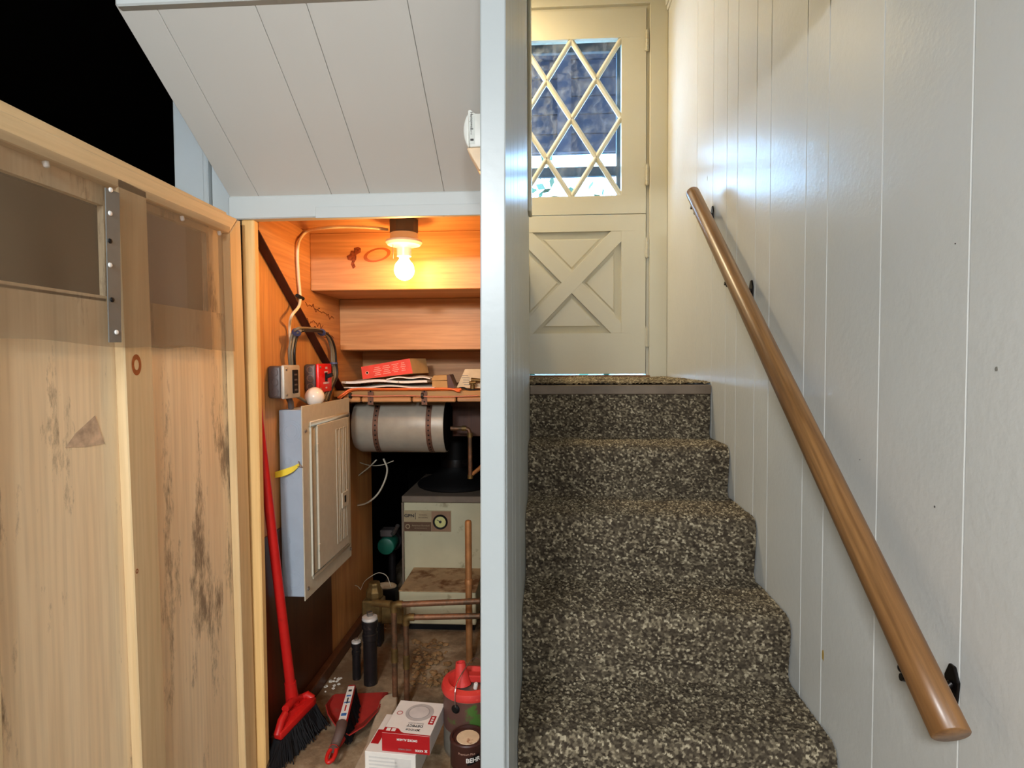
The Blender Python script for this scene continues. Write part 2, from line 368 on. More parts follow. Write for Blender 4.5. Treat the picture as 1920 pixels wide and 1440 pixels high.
struct('trim_6',M['header'],MB().box(-.60,YH-.008,1.488,XP-.002,YH-.0045,1.517),'thin lower strip of the painted closet header','trim',.001)
# wall return left of soffit
wx=[at(325,260,Y=1.60).x, at(384,350,Y=1.60).x, at(396,360,Y=1.60).x]
rw=thing('wall_return','narrow pale wall strip between dark storage space and soffit','wall',(-.95,1.6,0),kind='structure')
MB().box(wx[0],1.60,1.51,wx[1],1.64,2.02).build('board',M['header'],rw,bevel=.002)
MB().box(wx[1]+.003,1.585,1.51,wx[2],1.63,2.02).build('batten',M['header'],rw,bevel=.003)
MB().box(wx[2]+.002,1.60,1.51,-.80,1.64,2.02).build('board',M['header'],rw,bevel=.002)
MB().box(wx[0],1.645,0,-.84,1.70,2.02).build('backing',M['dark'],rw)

# ------------------------------------------------------------------ closet walls and stair underside
cw=thing('wall_closet_left','amber plywood side wall of the utility closet','wall',(XW,2,0),kind='structure')
MB().box(XW-.018,1.56,.0,XW,2.09,1.56).build('plywood_sheet',M['ambZ'],cw)
MB().box(XW-.022,2.0925,.0,XW-.004,2.60,1.2).build('plywood_sheet',M['ambZ'],cw)
MB().box(XW-.001,1.56,.0,XW+.004,2.07,.62).build('lower_panel',M['darkply'],cw)
MB().box(XW+.004,1.58,.001,XW+.03,2.5,.045).build('sill_board',M['darkply'],cw,bevel=.003)
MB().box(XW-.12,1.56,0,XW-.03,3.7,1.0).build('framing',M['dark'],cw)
su=thing('stair_underside','amber timber underside of a staircase forming the closet ceiling','stairs',(-.45,1.9,1.0),kind='structure')
R1,R2,R3=1.870,2.132,2.392
Z0,Z1,Z2,Z3=1.535,1.349,1.160,.985
def bx(name,m,x0,y0,z0,x1,y1,z1,bev=.002): return MB().box(x0,y0,z0,x1,y1,z1).build(name,m,su,bevel=bev)
bx('tread',M['ambX'],XS,YH+.03,Z0,XP,R1+.02,Z0+.03)
bx('riser',M['ambX'],XS,R1,Z1,XP,R1+.02,Z0)
bx('tread',M['ambX'],XS,R1+.0205,Z1,XP,R2+.02,Z1+.03)
bx('riser',M['ambX'],XS,R2,Z2,XP,R2+.02,Z1)
bx('tread',M['ambX'],XS,R2+.0205,Z2,XP,R3+.02,Z2+.03)
bx('riser',M['ambX'],XS,R3,Z3,XP,R3+.02,Z2)
# stringer : side board whose lower edge runs down the slope
def zs(y): return 1.487-.7155*(y-1.5086)
st=[(XW+.001,1.532,zs(1.532)),(XW+.001,2.46,zs(2.46)),(XW+.001,2.46,1.19),(XW+.001,2.16,1.375),(XW+.001,1.90,1.562),(XW+.001,1.532,1.562)]
MB().prism(st,(XS-XW-.001,0,0)).build('stringer',M['ambD'],su,bevel=.001)
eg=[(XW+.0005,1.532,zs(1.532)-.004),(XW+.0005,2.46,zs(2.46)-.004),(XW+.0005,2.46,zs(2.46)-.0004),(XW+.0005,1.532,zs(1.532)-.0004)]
MB().prism(eg,(XS-XW,0,0)).build('stringer_edge_shade',M['edgeshade'],su)  # thin dark strip paints the shade under the stringer
kc=at(707,478,Y=R1-.0003)
kn=[]
for i in range(33):
    g=2*math.pi*i/32; kn.append((math.cos(g),math.sin(g)))
V=[];F=[]
for i,(a,b) in enumerate(kn):
    for q_ in (1.0,.74):
        x,z=.046*q_*a,.021*q_*b; V.append((kc.x+x*.97-z*.25,R1-.0006,kc.z+z+x*.22))
for i in range(32): F.append((2*i,2*i+2,2*i+3,2*i+1))
MB().add(V,F).build('knot_ring',wood('knot_ring_wood',(170,92,44),(140,70,30),0),su)
gp=[at(x,y,Y=R1-.0004) for x,y in ((672,463),(677,466),(676,473),(668,478),(668,486),(664,493),(667,500),(662,504),(658,496),(660,489),(652,487),(650,480),(656,477),(658,470),(664,470),(664,465))]
MB().prism(gp,(0,-.0005,0)).build('gouge',plain('dark_gouge',(118,58,32),.8,0,.2,.6,120),su)
# dark blocking behind the top step
MB().box(XS-.2,R3+.025,Z3-.01,XP,3.40,1.0).build('landing_deck',M['darkply'],su)
MB().box(XW-.1,1.66,1.58,XP,3.4,1.66).build('closing_board',M['dark'],su)
# scribbles on the stringer
def scribble(pts): 
    return MB().tube(cr(pts,4),.0012,5)
sc=MB()
for (px,py,n) in ((572,568,7),(590,583,9),(574,600,8),(588,615,8),(606,628,5)):
    q=[]
    for i in range(n*2):
        x=px+i*2.1; y=py+i*.9+random.uniform(-5,5)
        p=at(x,y,X=XS); q.append((XS+.0008,p.y,p.z))
    sc.tube(cr(q,3),.0011,4)
sc.build('pencil_writing',M['ink_hand'],su)

# jamb posts of the closet opening
jt=[at(452,418,Y=YH),at(476,416,Y=YH)]; jb=[at(470,1440,Y=YH),at(498,1440,Y=YH)]
jb=[ext(jt[i],jb[i],.002) for i in (0,1)]; jt=[ext(jt[i],jb[i],hb[0].z-.0005) for i in (0,1)]
MB().prism([jt[0],jt[1],jb[1],jb[0]],(0,.024,0)).build('trim_5',M['jamb'],None,.003,label='pale pine jamb post at the left of the closet opening',cat='trim',kind='structure')

# ------------------------------------------------------------------ closet door (open, seen from its inside)
d2=thing('door_2','open plywood closet door with pine framing and screen mesh, inside face','door',(-.81,1.1,F0+.02),kind='structure')
XF=-.790; XB=-.811
ZB=F0+.03
def yz(px,py,X=XF): p=at(px,py,X=X); return p
def seam(px,pt,X): return yz(px,pt,X)
# vent openings in the plywood
La=at(-120,325,X=XB); 
hl0=.60; hl1=at(197,500,X=XB).y; hlz0=at(100,545,X=XB).z; hlz1=at(100,352,X=XB).z
hr0=at(277,500,X=XB).y; hr1=at(388,500,X=XB).y; hrz0=at(330,575,X=XB).z; hrz1=at(330,415,X=XB).z
YL,YRr=.42,1.452
for (y0,z0,y1,z1) in ((YL,ZB,YRr,hrz0),(YL,hrz0,hl0,1.48),(hl1,hrz0,hr0,1.48),(hr1,hrz0,YRr,1.48),(hl0,hlz1,hl1,1.48),(hr0,hrz1,hr1,1.48),(hl0,hrz0,hl1,hlz0) if hlz0>hrz0 else (hl0,hrz0-.01,hl1,hrz0-.005)):
    if z1>z0: MB().box(XB-.012,y0,z0,XB,y1,z1).build('plywood_panel',M['ply'],d2)
# top rail boards
a,b,c_,d_=yz(0,205),yz(446,411),yz(430,437),yz(0,262)
def exL(p,q,y): t=(y-q.y)/(p.y-q.y); return q+(p-q)*t
MB().prism([exL(a,b,YL),b,c_,exL(d_,c_,YL)],(-.02,0,0)).build('top_rail',M['pineY'],d2,.002)
a2,b2=at(0,186,X=XB-.004),at(425,398,X=XB-.004); 
MB().prism([exL(a2,b2,YL),b2,Vector((XB-.004,b2.y,b2.z-.05)),Vector((XB-.004,YL,exL(a2,b2,YL).z-.05))],(-.012,0,0)).build('outer_board',M['pineY'],d2,.002)
# hinge-side stile with mitred top
t0,t1=yz(430,437.5),yz(446,413); b0,b1=yz(461,1440),yz(482,1440)
t2=yz(451,414)
b0=ext(yz(431,470),b0,ZB); b1=ext(t2,b1,ZB)
MB().prism([t0,t1,t2,b1,b0],(-.02,0,0)).build('stile',M['pine'],d2,.002)
# batten
t0,t1=yz(221,330),yz(273,358); b0,b1=ext(yz(233,650),yz(266,1440),ZB),ext(yz(285,650),yz(313,1440),ZB)
t0=ext(yz(233,650),yz(266,1440),1.455); t1=ext(yz(285,650),yz(313,1440),1.452)
MB().prism([t0,t1,b1,b0],(-.0208,0,0)).build('batten',M['pineK'],d2,.002)
b0,b1=ext(yz(-70,650),yz(-30,1440),ZB),ext(yz(-12,650),yz(8,1440),ZB)
t0=ext(yz(-70,650),yz(-30,1440),1.455); t1=ext(yz(-12,650),yz(8,1440),1.452)
MB().prism([t0,t1,b1,b0],(-.0208,0,0)).build('batten',M['pineK'],d2,.002)
for (px,py,ra_,rb_) in ((256,684,.022,.034),(257,1071,.006,.008)):
    kc=at(px,py,X=XF+.0004); V=[];F=[]
    for i in range(25):
        g=2*math.pi*i/24
        for q_ in (1.0,.5): V.append((XF+.0004,kc.y+ra_*.6*q_*math.cos(g),kc.z+rb_*.6*q_*math.sin(g)))
    for i in range(24): F.append((2*i,2*i+2,2*i+3,2*i+1))
    MB().add(V,F).build('knot_ring',bpy.data.materials['knot_ring_wood'],d2)
sm_=[at(x,y,X=XB+.0004) for x,y in ((178,779),(196,832),(160,838),(122,839),(142,812))]
MB().prism(sm_,(.0003,0,0)).build('grey_smudge',plain('grey_smudge',(196,168,140),.8,0,.2,.3,50),d2)
# mesh sheet hanging over the vents, two overlapping pieces
def sheet(name,y0,y1,zt_,zb_,x0,wob,seed):
    ny,nz=60,30; V=[];F=[]
    for j in range(nz+1):
        for i in range(ny+1):
            y=y0+(y1-y0)*i/ny; t=j/nz
            zt2=zt_(y); zb2=zb_(y); z=zt2+(zb2-zt2)*t
            x=x0+wob*(.4+t)*(noise.noise(Vector((y*9+seed,z*5,seed)))+.6)*.5
            V.append((x,y,z))
    for j in range(nz):
        for i in range(ny): a=j*(ny+1)+i; F.append((a,a+1,a+ny+2,a+ny+1))
    o=MB().add(V,F).build(name,M['mesh'],d2,smooth=60); return o
zl=lambda y: exL(d_,c_,y).z+.012
yc=at(285,640,X=XF).y
sheet('screen_mesh',YL,at(437,640,X=XF+.01).y,zl,lambda y: at(100,643,X=XF).z+.004*math.sin(y*17),XF+.008,.012,3)
sheet('screen_mesh',at(289,600,X=XF).y,at(403,640,X=XF).y,zl,lambda y: at(340,652,X=XF).z+.003*math.sin(y*31),XF-.010,.005,9)
# grey fastening strip with tacks
s0,s1=at(196,352,X=XF+.016),at(222,362,X=XF+.016); s3,s2=at(203,642,X=XF+.016),at(226,642,X=XF+.016)
strip=MB().prism([s0,s1,s2,s3],(.002,0,0)).build('fastening_strip',plain('grey_strip',(104,104,100),.6),d2)
M['tack']=plain('white_tack',(236,232,226),.4)
for (px,py,mm) in ((207,356,'tack'),(206,400,'tack'),(206,452,'black'),(206,497,'tack'),(210,562,'black'),(218,623,'tack')):
    p=at(px,py,X=XF+.018); MB().lathe([(.0045,0),(.004,.002),(.0015,.003)],p,(1,0,0),10).build('tack',M[mm],d2,smooth=50)
for (px,py) in ((95,303),(348,406),(417,434)):
    p=at(px,py,X=XF+.0); MB().lathe([(.005,-.004),(.0045,.004),(.002,.006)],p+Vector((-.008,0,-.004)),(.3,0,-1),10).build('tack',M['tack'],d2,smooth=50)

# ------------------------------------------------------------------ stairs with loop-pile carpet
def tuft_sheet(prof, x0, x1, cell, res, name, parent, seed, amp=.0042, edge=None, **kw):
    prof=np.array(prof,float); dl=np.hypot(*np.diff(prof,axis=0).T); s=np.concatenate([[0],np.cumsum(dl)])
    ns=int(s[-1]/res)+1; nx=int((x1-x0)/res)+1
    S_=np.linspace(0,s[-1],ns); Yp=np.interp(S_,s,prof[:,0]); Zp=np.interp(S_,s,prof[:,1])
    ty=np.gradient(Yp,S_); tz=np.gradient(Zp,S_); L=np.hypot(ty,tz); ny,nz=-tz/L,ty/L
    Xg,Sg=np.meshgrid(np.linspace(x0,x1,nx),S_)
    rng=np.random.RandomState(seed); gw,gh=int((x1-x0)/cell)+4,int(s[-1]/cell)+4
    jx=rng.rand(gh,gw); jy=rng.rand(gh,gw); tone=rng.rand(gh,gw)
    tone=np.where(rng.rand(gh,gw)<.28,tone*.3,tone)
    ci=((Xg-x0)/cell).astype(int)+1; cj=(Sg/cell).astype(int)+1
    bd=np.full(Xg.shape,9.); bt=np.zeros(Xg.shape)
    for dj in (-1,0,1):
        for di in (-1,0,1):
            a=np.clip(cj+dj,0,gh-1); b=np.clip(ci+di,0,gw-1)
            cx=(b-1+jx[a,b])*cell+x0; cy=(a-1+jy[a,b])*cell
            # slightly slanted, elongated loops
            u=(Xg-cx); v_=(Sg-cy); d=np.sqrt((u*1.0+v_*.35)**2+(v_*1.15)**2)/cell
            m=d<bd; bd=np.where(m,d,bd); bt=np.where(m,tone[a,b],bt)
    h=amp*np.clip(1-(bd/.75)**2,0,1)*(.6+.8*bt)
    big=np.sin(Xg*13+seed)*np.sin(Sg*17+seed*2)*.0025+np.sin(Xg*31+seed)*.001
    h=h+big
    V=np.stack([Xg,Yp[:,None]+ny[:,None]*h,Zp[:,None]+nz[:,None]*h],-1)
    if edge is not None:
        V[...,0]+=0
    V=V.reshape(-1,3); idx=np.arange(ns*nx).reshape(ns,nx)
    Fq=np.stack([idx[:-1,:-1],idx[:-1,1:],idx[1:,1:],idx[1:,:-1]],-1).reshape(-1,4)
    org=Vector(((x0+x1)/2,float(prof[:,0].mean()),float(prof[:,1].min())))
    me=bpy.data.meshes.new(name); me.vertices.add(len(V)); me.vertices.foreach_set('co',(V-np.array(org)).ravel())
    me.loops.add(Fq.size); me.loops.foreach_set('vertex_index',Fq.ravel().astype(np.int32))
    me.polygons.add(len(Fq)); me.polygons.foreach_set('loop_start',np.arange(0,Fq.size,4,dtype=np.int32)); me.polygons.foreach_set('loop_total',np.full(len(Fq),4,np.int32))
    me.update(); me.validate()
    at_=me.attributes.new('tuft','FLOAT','POINT'); at_.data.foreach_set('value',bt.ravel().astype(np.float32))
    me.polygons.foreach_set('use_smooth',np.ones(len(Fq),bool))
    me.materials.append(M['carpet'])
    return link(name,me,org,parent,**kw)
def arc(c,r,a0,a1,n=8): return [(c[0]+r*math.cos(math.radians(a0+(a1-a0)*i/n)),c[1]+r*math.sin(math.radians(a0+(a1-a0)*i/n))) for i in range(n+1)]
NY=[2.108,1.838,1.573,1.319,1.062]; NZ=[.805,.621,.4216,.243,.058]
stairs=thing('staircase','flight of steps covered in speckled brown loop-pile carpet','stairs',(.29,1.7,F0),kind='structure')
ext_=[(2.350,.979)]+list(zip(NY,NZ))+[(.80,F0)]
def step_profile(i):
    yn,zn=ext_[i]; yb,zb=ext_[i+1][0],ext_[i+1][1]      # this nose, next lower tread height
    yu=ext_[i-1][0] if i>0 else yn+.25
    r=.034; f_=.03
    P=[(yn-.055,zb-.004),(yn-.035,zb)]+arc((yn-.018,zb+f_),f_,-80,-8,6)
    P+=[(yn+.004,zb+.07),(yn-.004,zn-r-.02)]
    P+=arc((yn-.006+r,zn-r),r,180,92,9)
    P+=[(yu-.036,zn+.001),(yu-.01,zn-.006)]
    return P
for i in (1,2,3,4,5):
    tuft_sheet(step_profile(i),XL+.001,XR-.003,.0060,.0024,'step',stairs,10+i)
# riser under the landing
yn,zn=ext_[0]
P=[(yn-.035,NZ[0])]+arc((yn-.018,NZ[0]+.03),.03,-80,-8,6)+[(yn+.004,NZ[0]+.07),(yn+.002,zn+.004)]
tuft_sheet(P,XL+.001,XR-.003,.0060,.0024,'step',stairs,31)
MB().box(XL+.001,2.40,F0,XR-.002,2.42,.97).build('stair_back',M['dark'],stairs)
for i in range(1,6):
    MB().box(XL+.002,ext_[i][0]+.03,F0,XR-.004,2.40,ext_[i][1]-.03).build('step_core',M['dark'],stairs)
zl0=at(1333,739,X=XR).z; ZL=1.018
MB().prism([(XL+.001,yn-.012,zl0),(XL+.001,yn-.016,ZL),(XL+.001,yn+.03,ZL+.002),(XL+.001,yn+.03,zl0)],(XR-XL-.003,0,0)).build('nosing_strip',M['nosing'],stairs,.003,label='worn grey-brown nosing strip at the landing edge')
lf=thing('floor_landing','landing at the top of the stairs covered in beige carpet','floor',(.1,2.8,ZL-.03),kind='structure')
MB().box(-1.0,2.42,.93,XR+.02,YD+.25,ZL-.01).build('deck',M['darkply'],lf)
MB().box(XP-.9,2.385,.93,XP+.04,2.43,ZL-.01).build('deck',M['darkply'],lf)
tuft_sheet([(2.352,ZL+.003),(2.40,ZL+.006),(YD-.02,ZL+.006)],-1.0,XR-.002,.0085,.0042,'carpet',lf,77,amp=.007)

# ------------------------------------------------------------------ dutch door
XDR,XDL=.5355,-.265; XC=(XDR+XDL)/2; DT=.044
zb_,zsp,ztp=1.046,1.9125,3.004
wx0,wx1=XC-.269,XC+.269; wz0,wz1=2.0136,2.851
d1=thing('door_1','cream dutch door with diamond-paned upper half and crossbuck lower half','door',(XC,YD,ZL),kind='structure')
up=MB()
for (x0,z0,x1,z1) in ((XDL,zsp+.002,XDR,wz0),(XDL,wz1,XDR,ztp),(XDL,wz0,wx0,wz1),(wx1,wz0,XDR,wz1)): up.box(x0,YD,z0,x1,YD+DT,z1)
upo=up.build('upper_leaf',M['door'],d1,.001)
# sticking around the glass
def W(u,v): return (wx0+(wx1-wx0)*u/2, wz0+(wz1-wz0)*v/2)
def clip(poly,a,b,c):     # keep a*u+b*v+c>=0
    out=[]
    for i in range(len(poly)):
        p,q=poly[i],poly[(i+1)%len(poly)]; fp=a*p[0]+b*p[1]+c; fq=a*q[0]+b*q[1]+c
        if fp>=-1e-9: out.append(p)
        if (fp>1e-9 and fq<-1e-9) or (fp<-1e-9 and fq>1e-9):
            t=fp/(fp-fq); out.append((p[0]+(q[0]-p[0])*t,p[1]+(q[1]-p[1])*t))
    return out
for i in range(-2,2):
    for j in range(0,4):
        # u-v in [i,i+1], u+v in [j,j+1]
        c=[((j+i)/2,(j-i)/2),((j+i+1)/2,(j-i-1)/2),((j+i+2)/2,(j-i)/2),((j+i+1)/2,(j-i+1)/2)]
        for (a,b,cc) in ((1,0,0),(-1,0,2),(0,1,0),(0,-1,2)): c=clip(c,a,b,cc) if c else c
        if len(c)<3: continue
        ar=abs(sum(c[k][0]*c[(k+1)%len(c)][1]-c[(k+1)%len(c)][0]*c[k][1] for k in range(len(c))))/2
        if ar<.02: continue
        MB().prism([(W(*p)[0],YD+.021,W(*p)[1]) for p in c],(0,.003,0)).build('pane',M['glass'],upo)
def bar(u0,v0,u1,v1):
    p,q=Vector((W(u0,v0)[0],0,W(u0,v0)[1])),Vector((W(u1,v1)[0],0,W(u1,v1)[1]))
    t=(q-p).normalized(); n=Vector((t.z,0,-t.x)); mb=MB()
    pr=[(-.0135,.020),(-.0135,.012),(-.006,.005),(-.003,.0015),(.003,.0015),(.006,.005),(.0135,.012),(.0135,.020)]
    A=[p+n*a+Vector((0,YD+b,0)) for a,b in pr]; B=[q+n*a+Vector((0,YD+b,0)) for a,b in pr]; m=len(pr)
    mb.add(A+B,[tuple(range(m)),tuple(range(m,2*m))]+[(i,(i+1)%m,m+(i+1)%m,m+i) for i in range(m)])
    mb.build('muntin',M['door'],upo)
for (a,b,c,d) in ((0,1,1,2),(0,0,2,2),(1,0,2,1),(0,1,1,0),(0,2,2,0),(1,2,2,1)): bar(a,b,c,d)
# lower leaf : rails, stiles, crossbuck and four raised triangular panels
px0,px1=wx0,wx1; pz0,pz1=at(1100,625,Y=YD).z,at(1100,434,Y=YD).z
lw=MB()
for (x0,z0,x1,z1) in ((XDL,zb_,XDR,pz0),(XDL,pz1,XDR,zsp-.002),(XDL,pz0,px0,pz1),(px1,pz0,XDR,pz1)): lw.box(x0,YD,z0,x1,YD+DT,z1)
lwo=lw.build('lower_leaf',M['door'],d1,.001)
pc=Vector(((px0+px1)/2,0,(pz0+pz1)/2)); hw=.040
cr_=[Vector((px0,0,pz0)),Vector((px1,0,pz0)),Vector((px1,0,pz1)),Vector((px0,0,pz1))]
def diag(p,q):
    t=(q-p).normalized(); n=Vector((-t.z,0,t.x)); poly=[(p-t*.2+n*hw),(q+t*.2+n*hw),(q+t*.2-n*hw),(p-t*.2-n*hw)]
    poly=[(v.x,v.z) for v in poly]
    for (a,b,c) in ((1,0,-px0),(-1,0,px1),(0,1,-pz0),(0,-1,pz1)): poly=clip(poly,a,b,c)
    return poly
for k_,(i,j) in enumerate(((0,2),(1,3))):
    MB().prism([(x,YD+.0006*(k_+1),z) for x,z in diag(cr_[i],cr_[j])],(0,.03,0)).build('crossbuck',M['door'],lwo,.0012)
for i in range(4):
    a,b=cr_[i],cr_[(i+1)%4]; tri=[a,b,pc]; g=(a+b+pc)/3
    outer=[p+(p-g)*.0 for p in tri]
    dd=(b-a).normalized()
    def inset(s): return [g+(p-g)*s for p in tri]
    o0,o1,o2=inset(1.0),inset(.6),inset(.54)
    V=[(p.x,YD+.020,p.z) for p in o0]+[(p.x,YD+.014,p.z) for p in o1]+[(p.x,YD+.0085,p.z) for p in o2]+[(p.x,YD+.034,p.z) for p in o0]
    F=[(k,(k+1)%3,3+(k+1)%3,3+k) for k in range(3)]+[(3+k,3+(k+1)%3,6+(k+1)%3,6+k) for k in range(3)]+[(6,7,8),(11,10,9)]+[(k,(k+1)%3,9+(k+1)%3,9+k) for k in range(3)]
    MB().add(V,F).build('raised_panel',M['door'],lwo)
# hinges
for (py,par) in ((76,upo),(328,upo),(464,lwo),(632,lwo)):
    p=at(1213,py,Y=YD-.006); hz=.052
    h=MB()
    for s_ in range(5):
        z0=p.z-hz+s_*2*hz/5; h.lathe([(.006,.0008),(.006,2*hz/5-.0008)],(p.x,p.y,z0),n=10)
    h.lathe([(.004,-.004),(.004,2*hz+.005)],(p.x,p.y,p.z-hz),n=8)
    h.box(p.x-.012,p.y+.002,p.z-hz,p.x+.012,p.y+.0055,p.z+hz)
    h.build('hinge',M['hinge'],par,smooth=40)
# frame : jamb, casing, head, threshold
fr=thing('trim_7','cream door casing and head around the dutch door','trim',(XDR+.05,YD,ZL),kind='structure')
MB().box(XDR+.004,YD+.010,ZL-.02,XDR+.02,YD+.10,3.05).build('jamb',M['door'],fr,.001)
MB().box(XDR+.018,YD-.012,ZL-.01,XR-.001,YD+.10,TOP).build('casing',M['door'],fr,.002)
MB().box(XDL-.02,YD-.012,ztp+.016,XDR+.018,YD+.10,TOP).build('head',M['door'],fr,.002)
MB().box(XDL-.02,YD+.012,ztp+.004,XDR+.018,YD+.10,ztp+.018).build('head_jamb',M['door'],fr,.001)
MB().box(XDL-.02,YD+.010,ZL-.02,XDL-.004,YD+.10,3.02).build('jamb',M['door'],fr,.001)
MB().box(-1.05,YD-.012,ZL-.02,XDL-.018,YD+.10,TOP).build('side_wall',M['wall'],fr,.002)
MB().box(XR,YD+.03,ZL-.2,XR+.25,YD+.10,TOP).build('side_wall',M['wall'],fr)
MB().box(XDL-.02,YD-.03,ZL-.005,XDR+.02,YD+.10,zb_-.008).build('threshold',wood('threshold_wood',(150,104,58),(104,66,34),0),fr,.002)
# storm door outside
sd=thing('storm_door','dark grey storm door frame beyond the diamond panes','door',(XC,YD+.09,ZL+.03))
YO=YD+.115
for (x0,z0,x1,z1,n_) in ((at(1156,200,Y=YO).x,1.06,.5355,3.0,'stile'),(XDL,1.06,XC-.24,3.0,'stile'),(XC-.24,at(1100,97,Y=YO).z,at(1156,200,Y=YO).x,3.0,'top_rail'),(XC-.24,at(1100,330,Y=YO).z,at(1156,200,Y=YO).x,at(1100,312,Y=YO).z,'cross_rail'),(XC-.24,1.06,at(1156,200,Y=YO).x,1.9,'kick_panel')):
    MB().box(x0,YO,z0,x1,YO+.03,z1).build(n_,M['storm'],sd,.003)
# ------------------------------------------------------------------ outdoors
struct('ground_outside',M['lawn'],MB().box(-12,YD+.26,.7,12,30,.9),'pale paving outside the door','ground')
struct('wall_exterior',M['siding'],MB().box(-8,YD+.11,.7,-1.0,YD+.25,7).box(.9,YD+.11,.7,8,YD+.25,7).box(-1.0,YD+.11,TOP,.9,YD+.25,7),'outer house wall around the doorway','wall')
ho=thing('carport_gable','grey board-sided gable outside beyond the door window','building',(0,6.2,.9))
YG=6.2
zg=[at(1100,y,Y=YG).z for y in (285,250,213,179,145,110,60,20)]
xg0,xg1=at(1045,200,Y=YG).x,at(1071,200,Y=YG).x
for a,b in zip(zg[:-1],zg[1:]):
    MB().hexa([(xg1,YG,a+.006),(3.2,YG,a+.006),(3.2,YG+.05,a+.006),(xg1,YG+.05,a+.006),(xg1,YG+.02,b),(3.2,YG+.02,b),(3.2,YG+.05,b),(xg1,YG+.05,b)]).build('siding_board',M['siding'],ho)
    MB().hexa([(-2.5,YG,a+.006),(xg0,YG,a+.006),(xg0,YG+.05,a+.006),(-2.5,YG+.05,a+.006),(-2.5,YG+.02,b),(xg0,YG+.02,b),(xg0,YG+.05,b),(-2.5,YG+.05,b)]).build('siding_board',M['siding'],ho)
MB().box(xg0,YG-.012,zg[0],xg1,YG+.05,zg[-1]).build('trim_board',M['trimgrey'],ho)
MB().box(-2.5,YG+.05,zg[0]-.0,3.2,YG+.08,zg[-1]).build('backing',M['storm'],ho)
MB().box(-2.5,YD+.26,zg[-1]-.02,3.2,YG-.02,zg[-1]+.1).build('added_shade_roof',M['storm'],ho)  # unseen roof added to keep sky light off the siding
for x in (-2.4,3.0): MB().box(x,YG,.9,x+.12,YG+.12,zg[0]+.01).build('post',M['trimgrey'],ho)
bush=thing('garden_tree','pale sunlit leafy tree seen through the lowest panes','tree',(0.6,10.5,.9))
rng=np.random.RandomState(4); mb=MB()
for i in range(5200):
    c=Vector((rng.normal(.2,1.5),rng.normal(10.8,.8),.9+abs(rng.normal(1.5,.75))))
    u=Vector(rng.normal(size=3)).normalized(); v=u.cross(Vector(rng.normal(size=3))).normalized(); r=.05+.05*rng.rand()
    mb.add([c-u*r*1.5,c+v*r*.7,c+u*r*1.5,c-v*r*.7],[(0,1,2,3)])
mb.build('foliage',M['leaf'],bush,kind='stuff')
MB().tube([(0.3,10.8,.9),(.32,10.8,1.9),(.2,10.7,2.8)],[.13,.1,.05],8).build('trunk',M['darkply'],bush)

# ------------------------------------------------------------------ handrail
ra,rb=at(1299,362,X=.575),at(1784,1379,X=.575)
hr=thing('handrail','varnished oak handrail sloping along the right plank wall','handrail',(rb.x,rb.y,rb.z))
ax=(ra-rb).normalized(); n1=Vector((1,0,0)); n2=ax.cross(n1).normalized(); rr=.0262; V=[];K=28
for e,(p,flat) in enumerate(((rb,False),(rb+ax*.12,False),(ra-ax*.04,False),(ra,False))):
    for k in range(K):
        g=2*math.pi*k/K; off=n1*math.cos(g)*rr+n2*math.sin(g)*rr
        if flat: off=off-ax*(off.z/ax.z)
        V.append(p+off)
F=[(i*K+k,i*K+(k+1)%K,(i+1)*K+(k+1)%K,(i+1)*K+k) for i in range(3) for k in range(K)]+[tuple(range(K))[::-1],tuple(range(3*K,4*K))]
MB().add(V,F).build('rail',M['rail'],hr,smooth=50,bevel=.0015)
for (bx_,by_,kx,ky) in ((1336,404,1304,399),(1409,547,1365,534),(1786,1288,1693,1253)):
    p=at(bx_,by_,X=XR-.002); t=((p-rb).dot(ax)); c=rb+ax*t
    g=MB(); n=[(0,-.036),(.010,-.040),(.014,-.01),(.016,.014),(.006,.036),(-.006,.036),(-.016,.014),(-.014,-.01),(-.010,-.040)]
    g.prism([(XR-.0002,p.y+a*1.0,p.z+b) for a,b in n],(-.005,0,0))
    br=g.build('bracket',M['blackmetal'],hr,.0012)
    und=c-n2*(rr+.004) if n2.z>0 else c+n2*(rr+.004)
    MB().tube(cr([(XR-.004,p.y,p.z+.006),(XR-.03,p.y,p.z-.012),und+Vector((.01,0,-.003)),und+Vector((-.018,0,.002))],5),.006,8).build('arm',M['blackmetal'],br,smooth=60)
    kp=at(kx,ky,X=.562)
    MB().ball(kp,.008,12).build('screw_head',M['blackmetal'],br,smooth=60)

# ------------------------------------------------------------------ closet lamp
lc=at(757,414,Y=1.72); lc.z=Z0; 
lamp=thing('ceiling_lamp','bare glowing bulb in a white porcelain holder under the closet ceiling','lamp',(lc.x,lc.y,lc.z))
MB().lathe([(.042,0),(.043,-.002),(.043,-.038),(.041,-.040)],lc,n=10).build('junction_box',M['boxgrey'],lamp,.002)
hz=at(757,458,Y=1.72).z
MB().lathe([(.040,Z0-.040),(.042,hz+.014),(.053,hz+.010),(.054,hz+.004),(.048,hz-.003),(.028,hz-.006),(.022,hz-.012),(.021,hz-.036),(.018,hz-.037)],(lc.x,lc.y,0),n=32).build('porcelain_base',M['porcelain'],lamp,smooth=40)
bz=at(757,507,Y=1.72).z
pr=[(.0135,hz-.030),(.0135,hz-.040)]
top=hz-.040; R_=.0295
for i in range(1,7): 
    t=i/6; pr.append((.0135+(R_*.93-.0135)*(3*t*t-2*t**3), top-(top-(bz+.012))*t))
for i in range(1,9):
    g=math.radians(22-112*i/8); pr.append((R_*math.cos(g),bz+R_*math.sin(g)))
MB().lathe(pr,(lc.x,lc.y,0),n=28).build('bulb',M['bulb'],lamp,smooth=60)
MB().tube([(lc.x-.028,lc.y-.02,hz-.002),(lc.x-.028,lc.y-.02,hz-.045)],.0012,5).build('pull_chain',M['steel'],lamp)

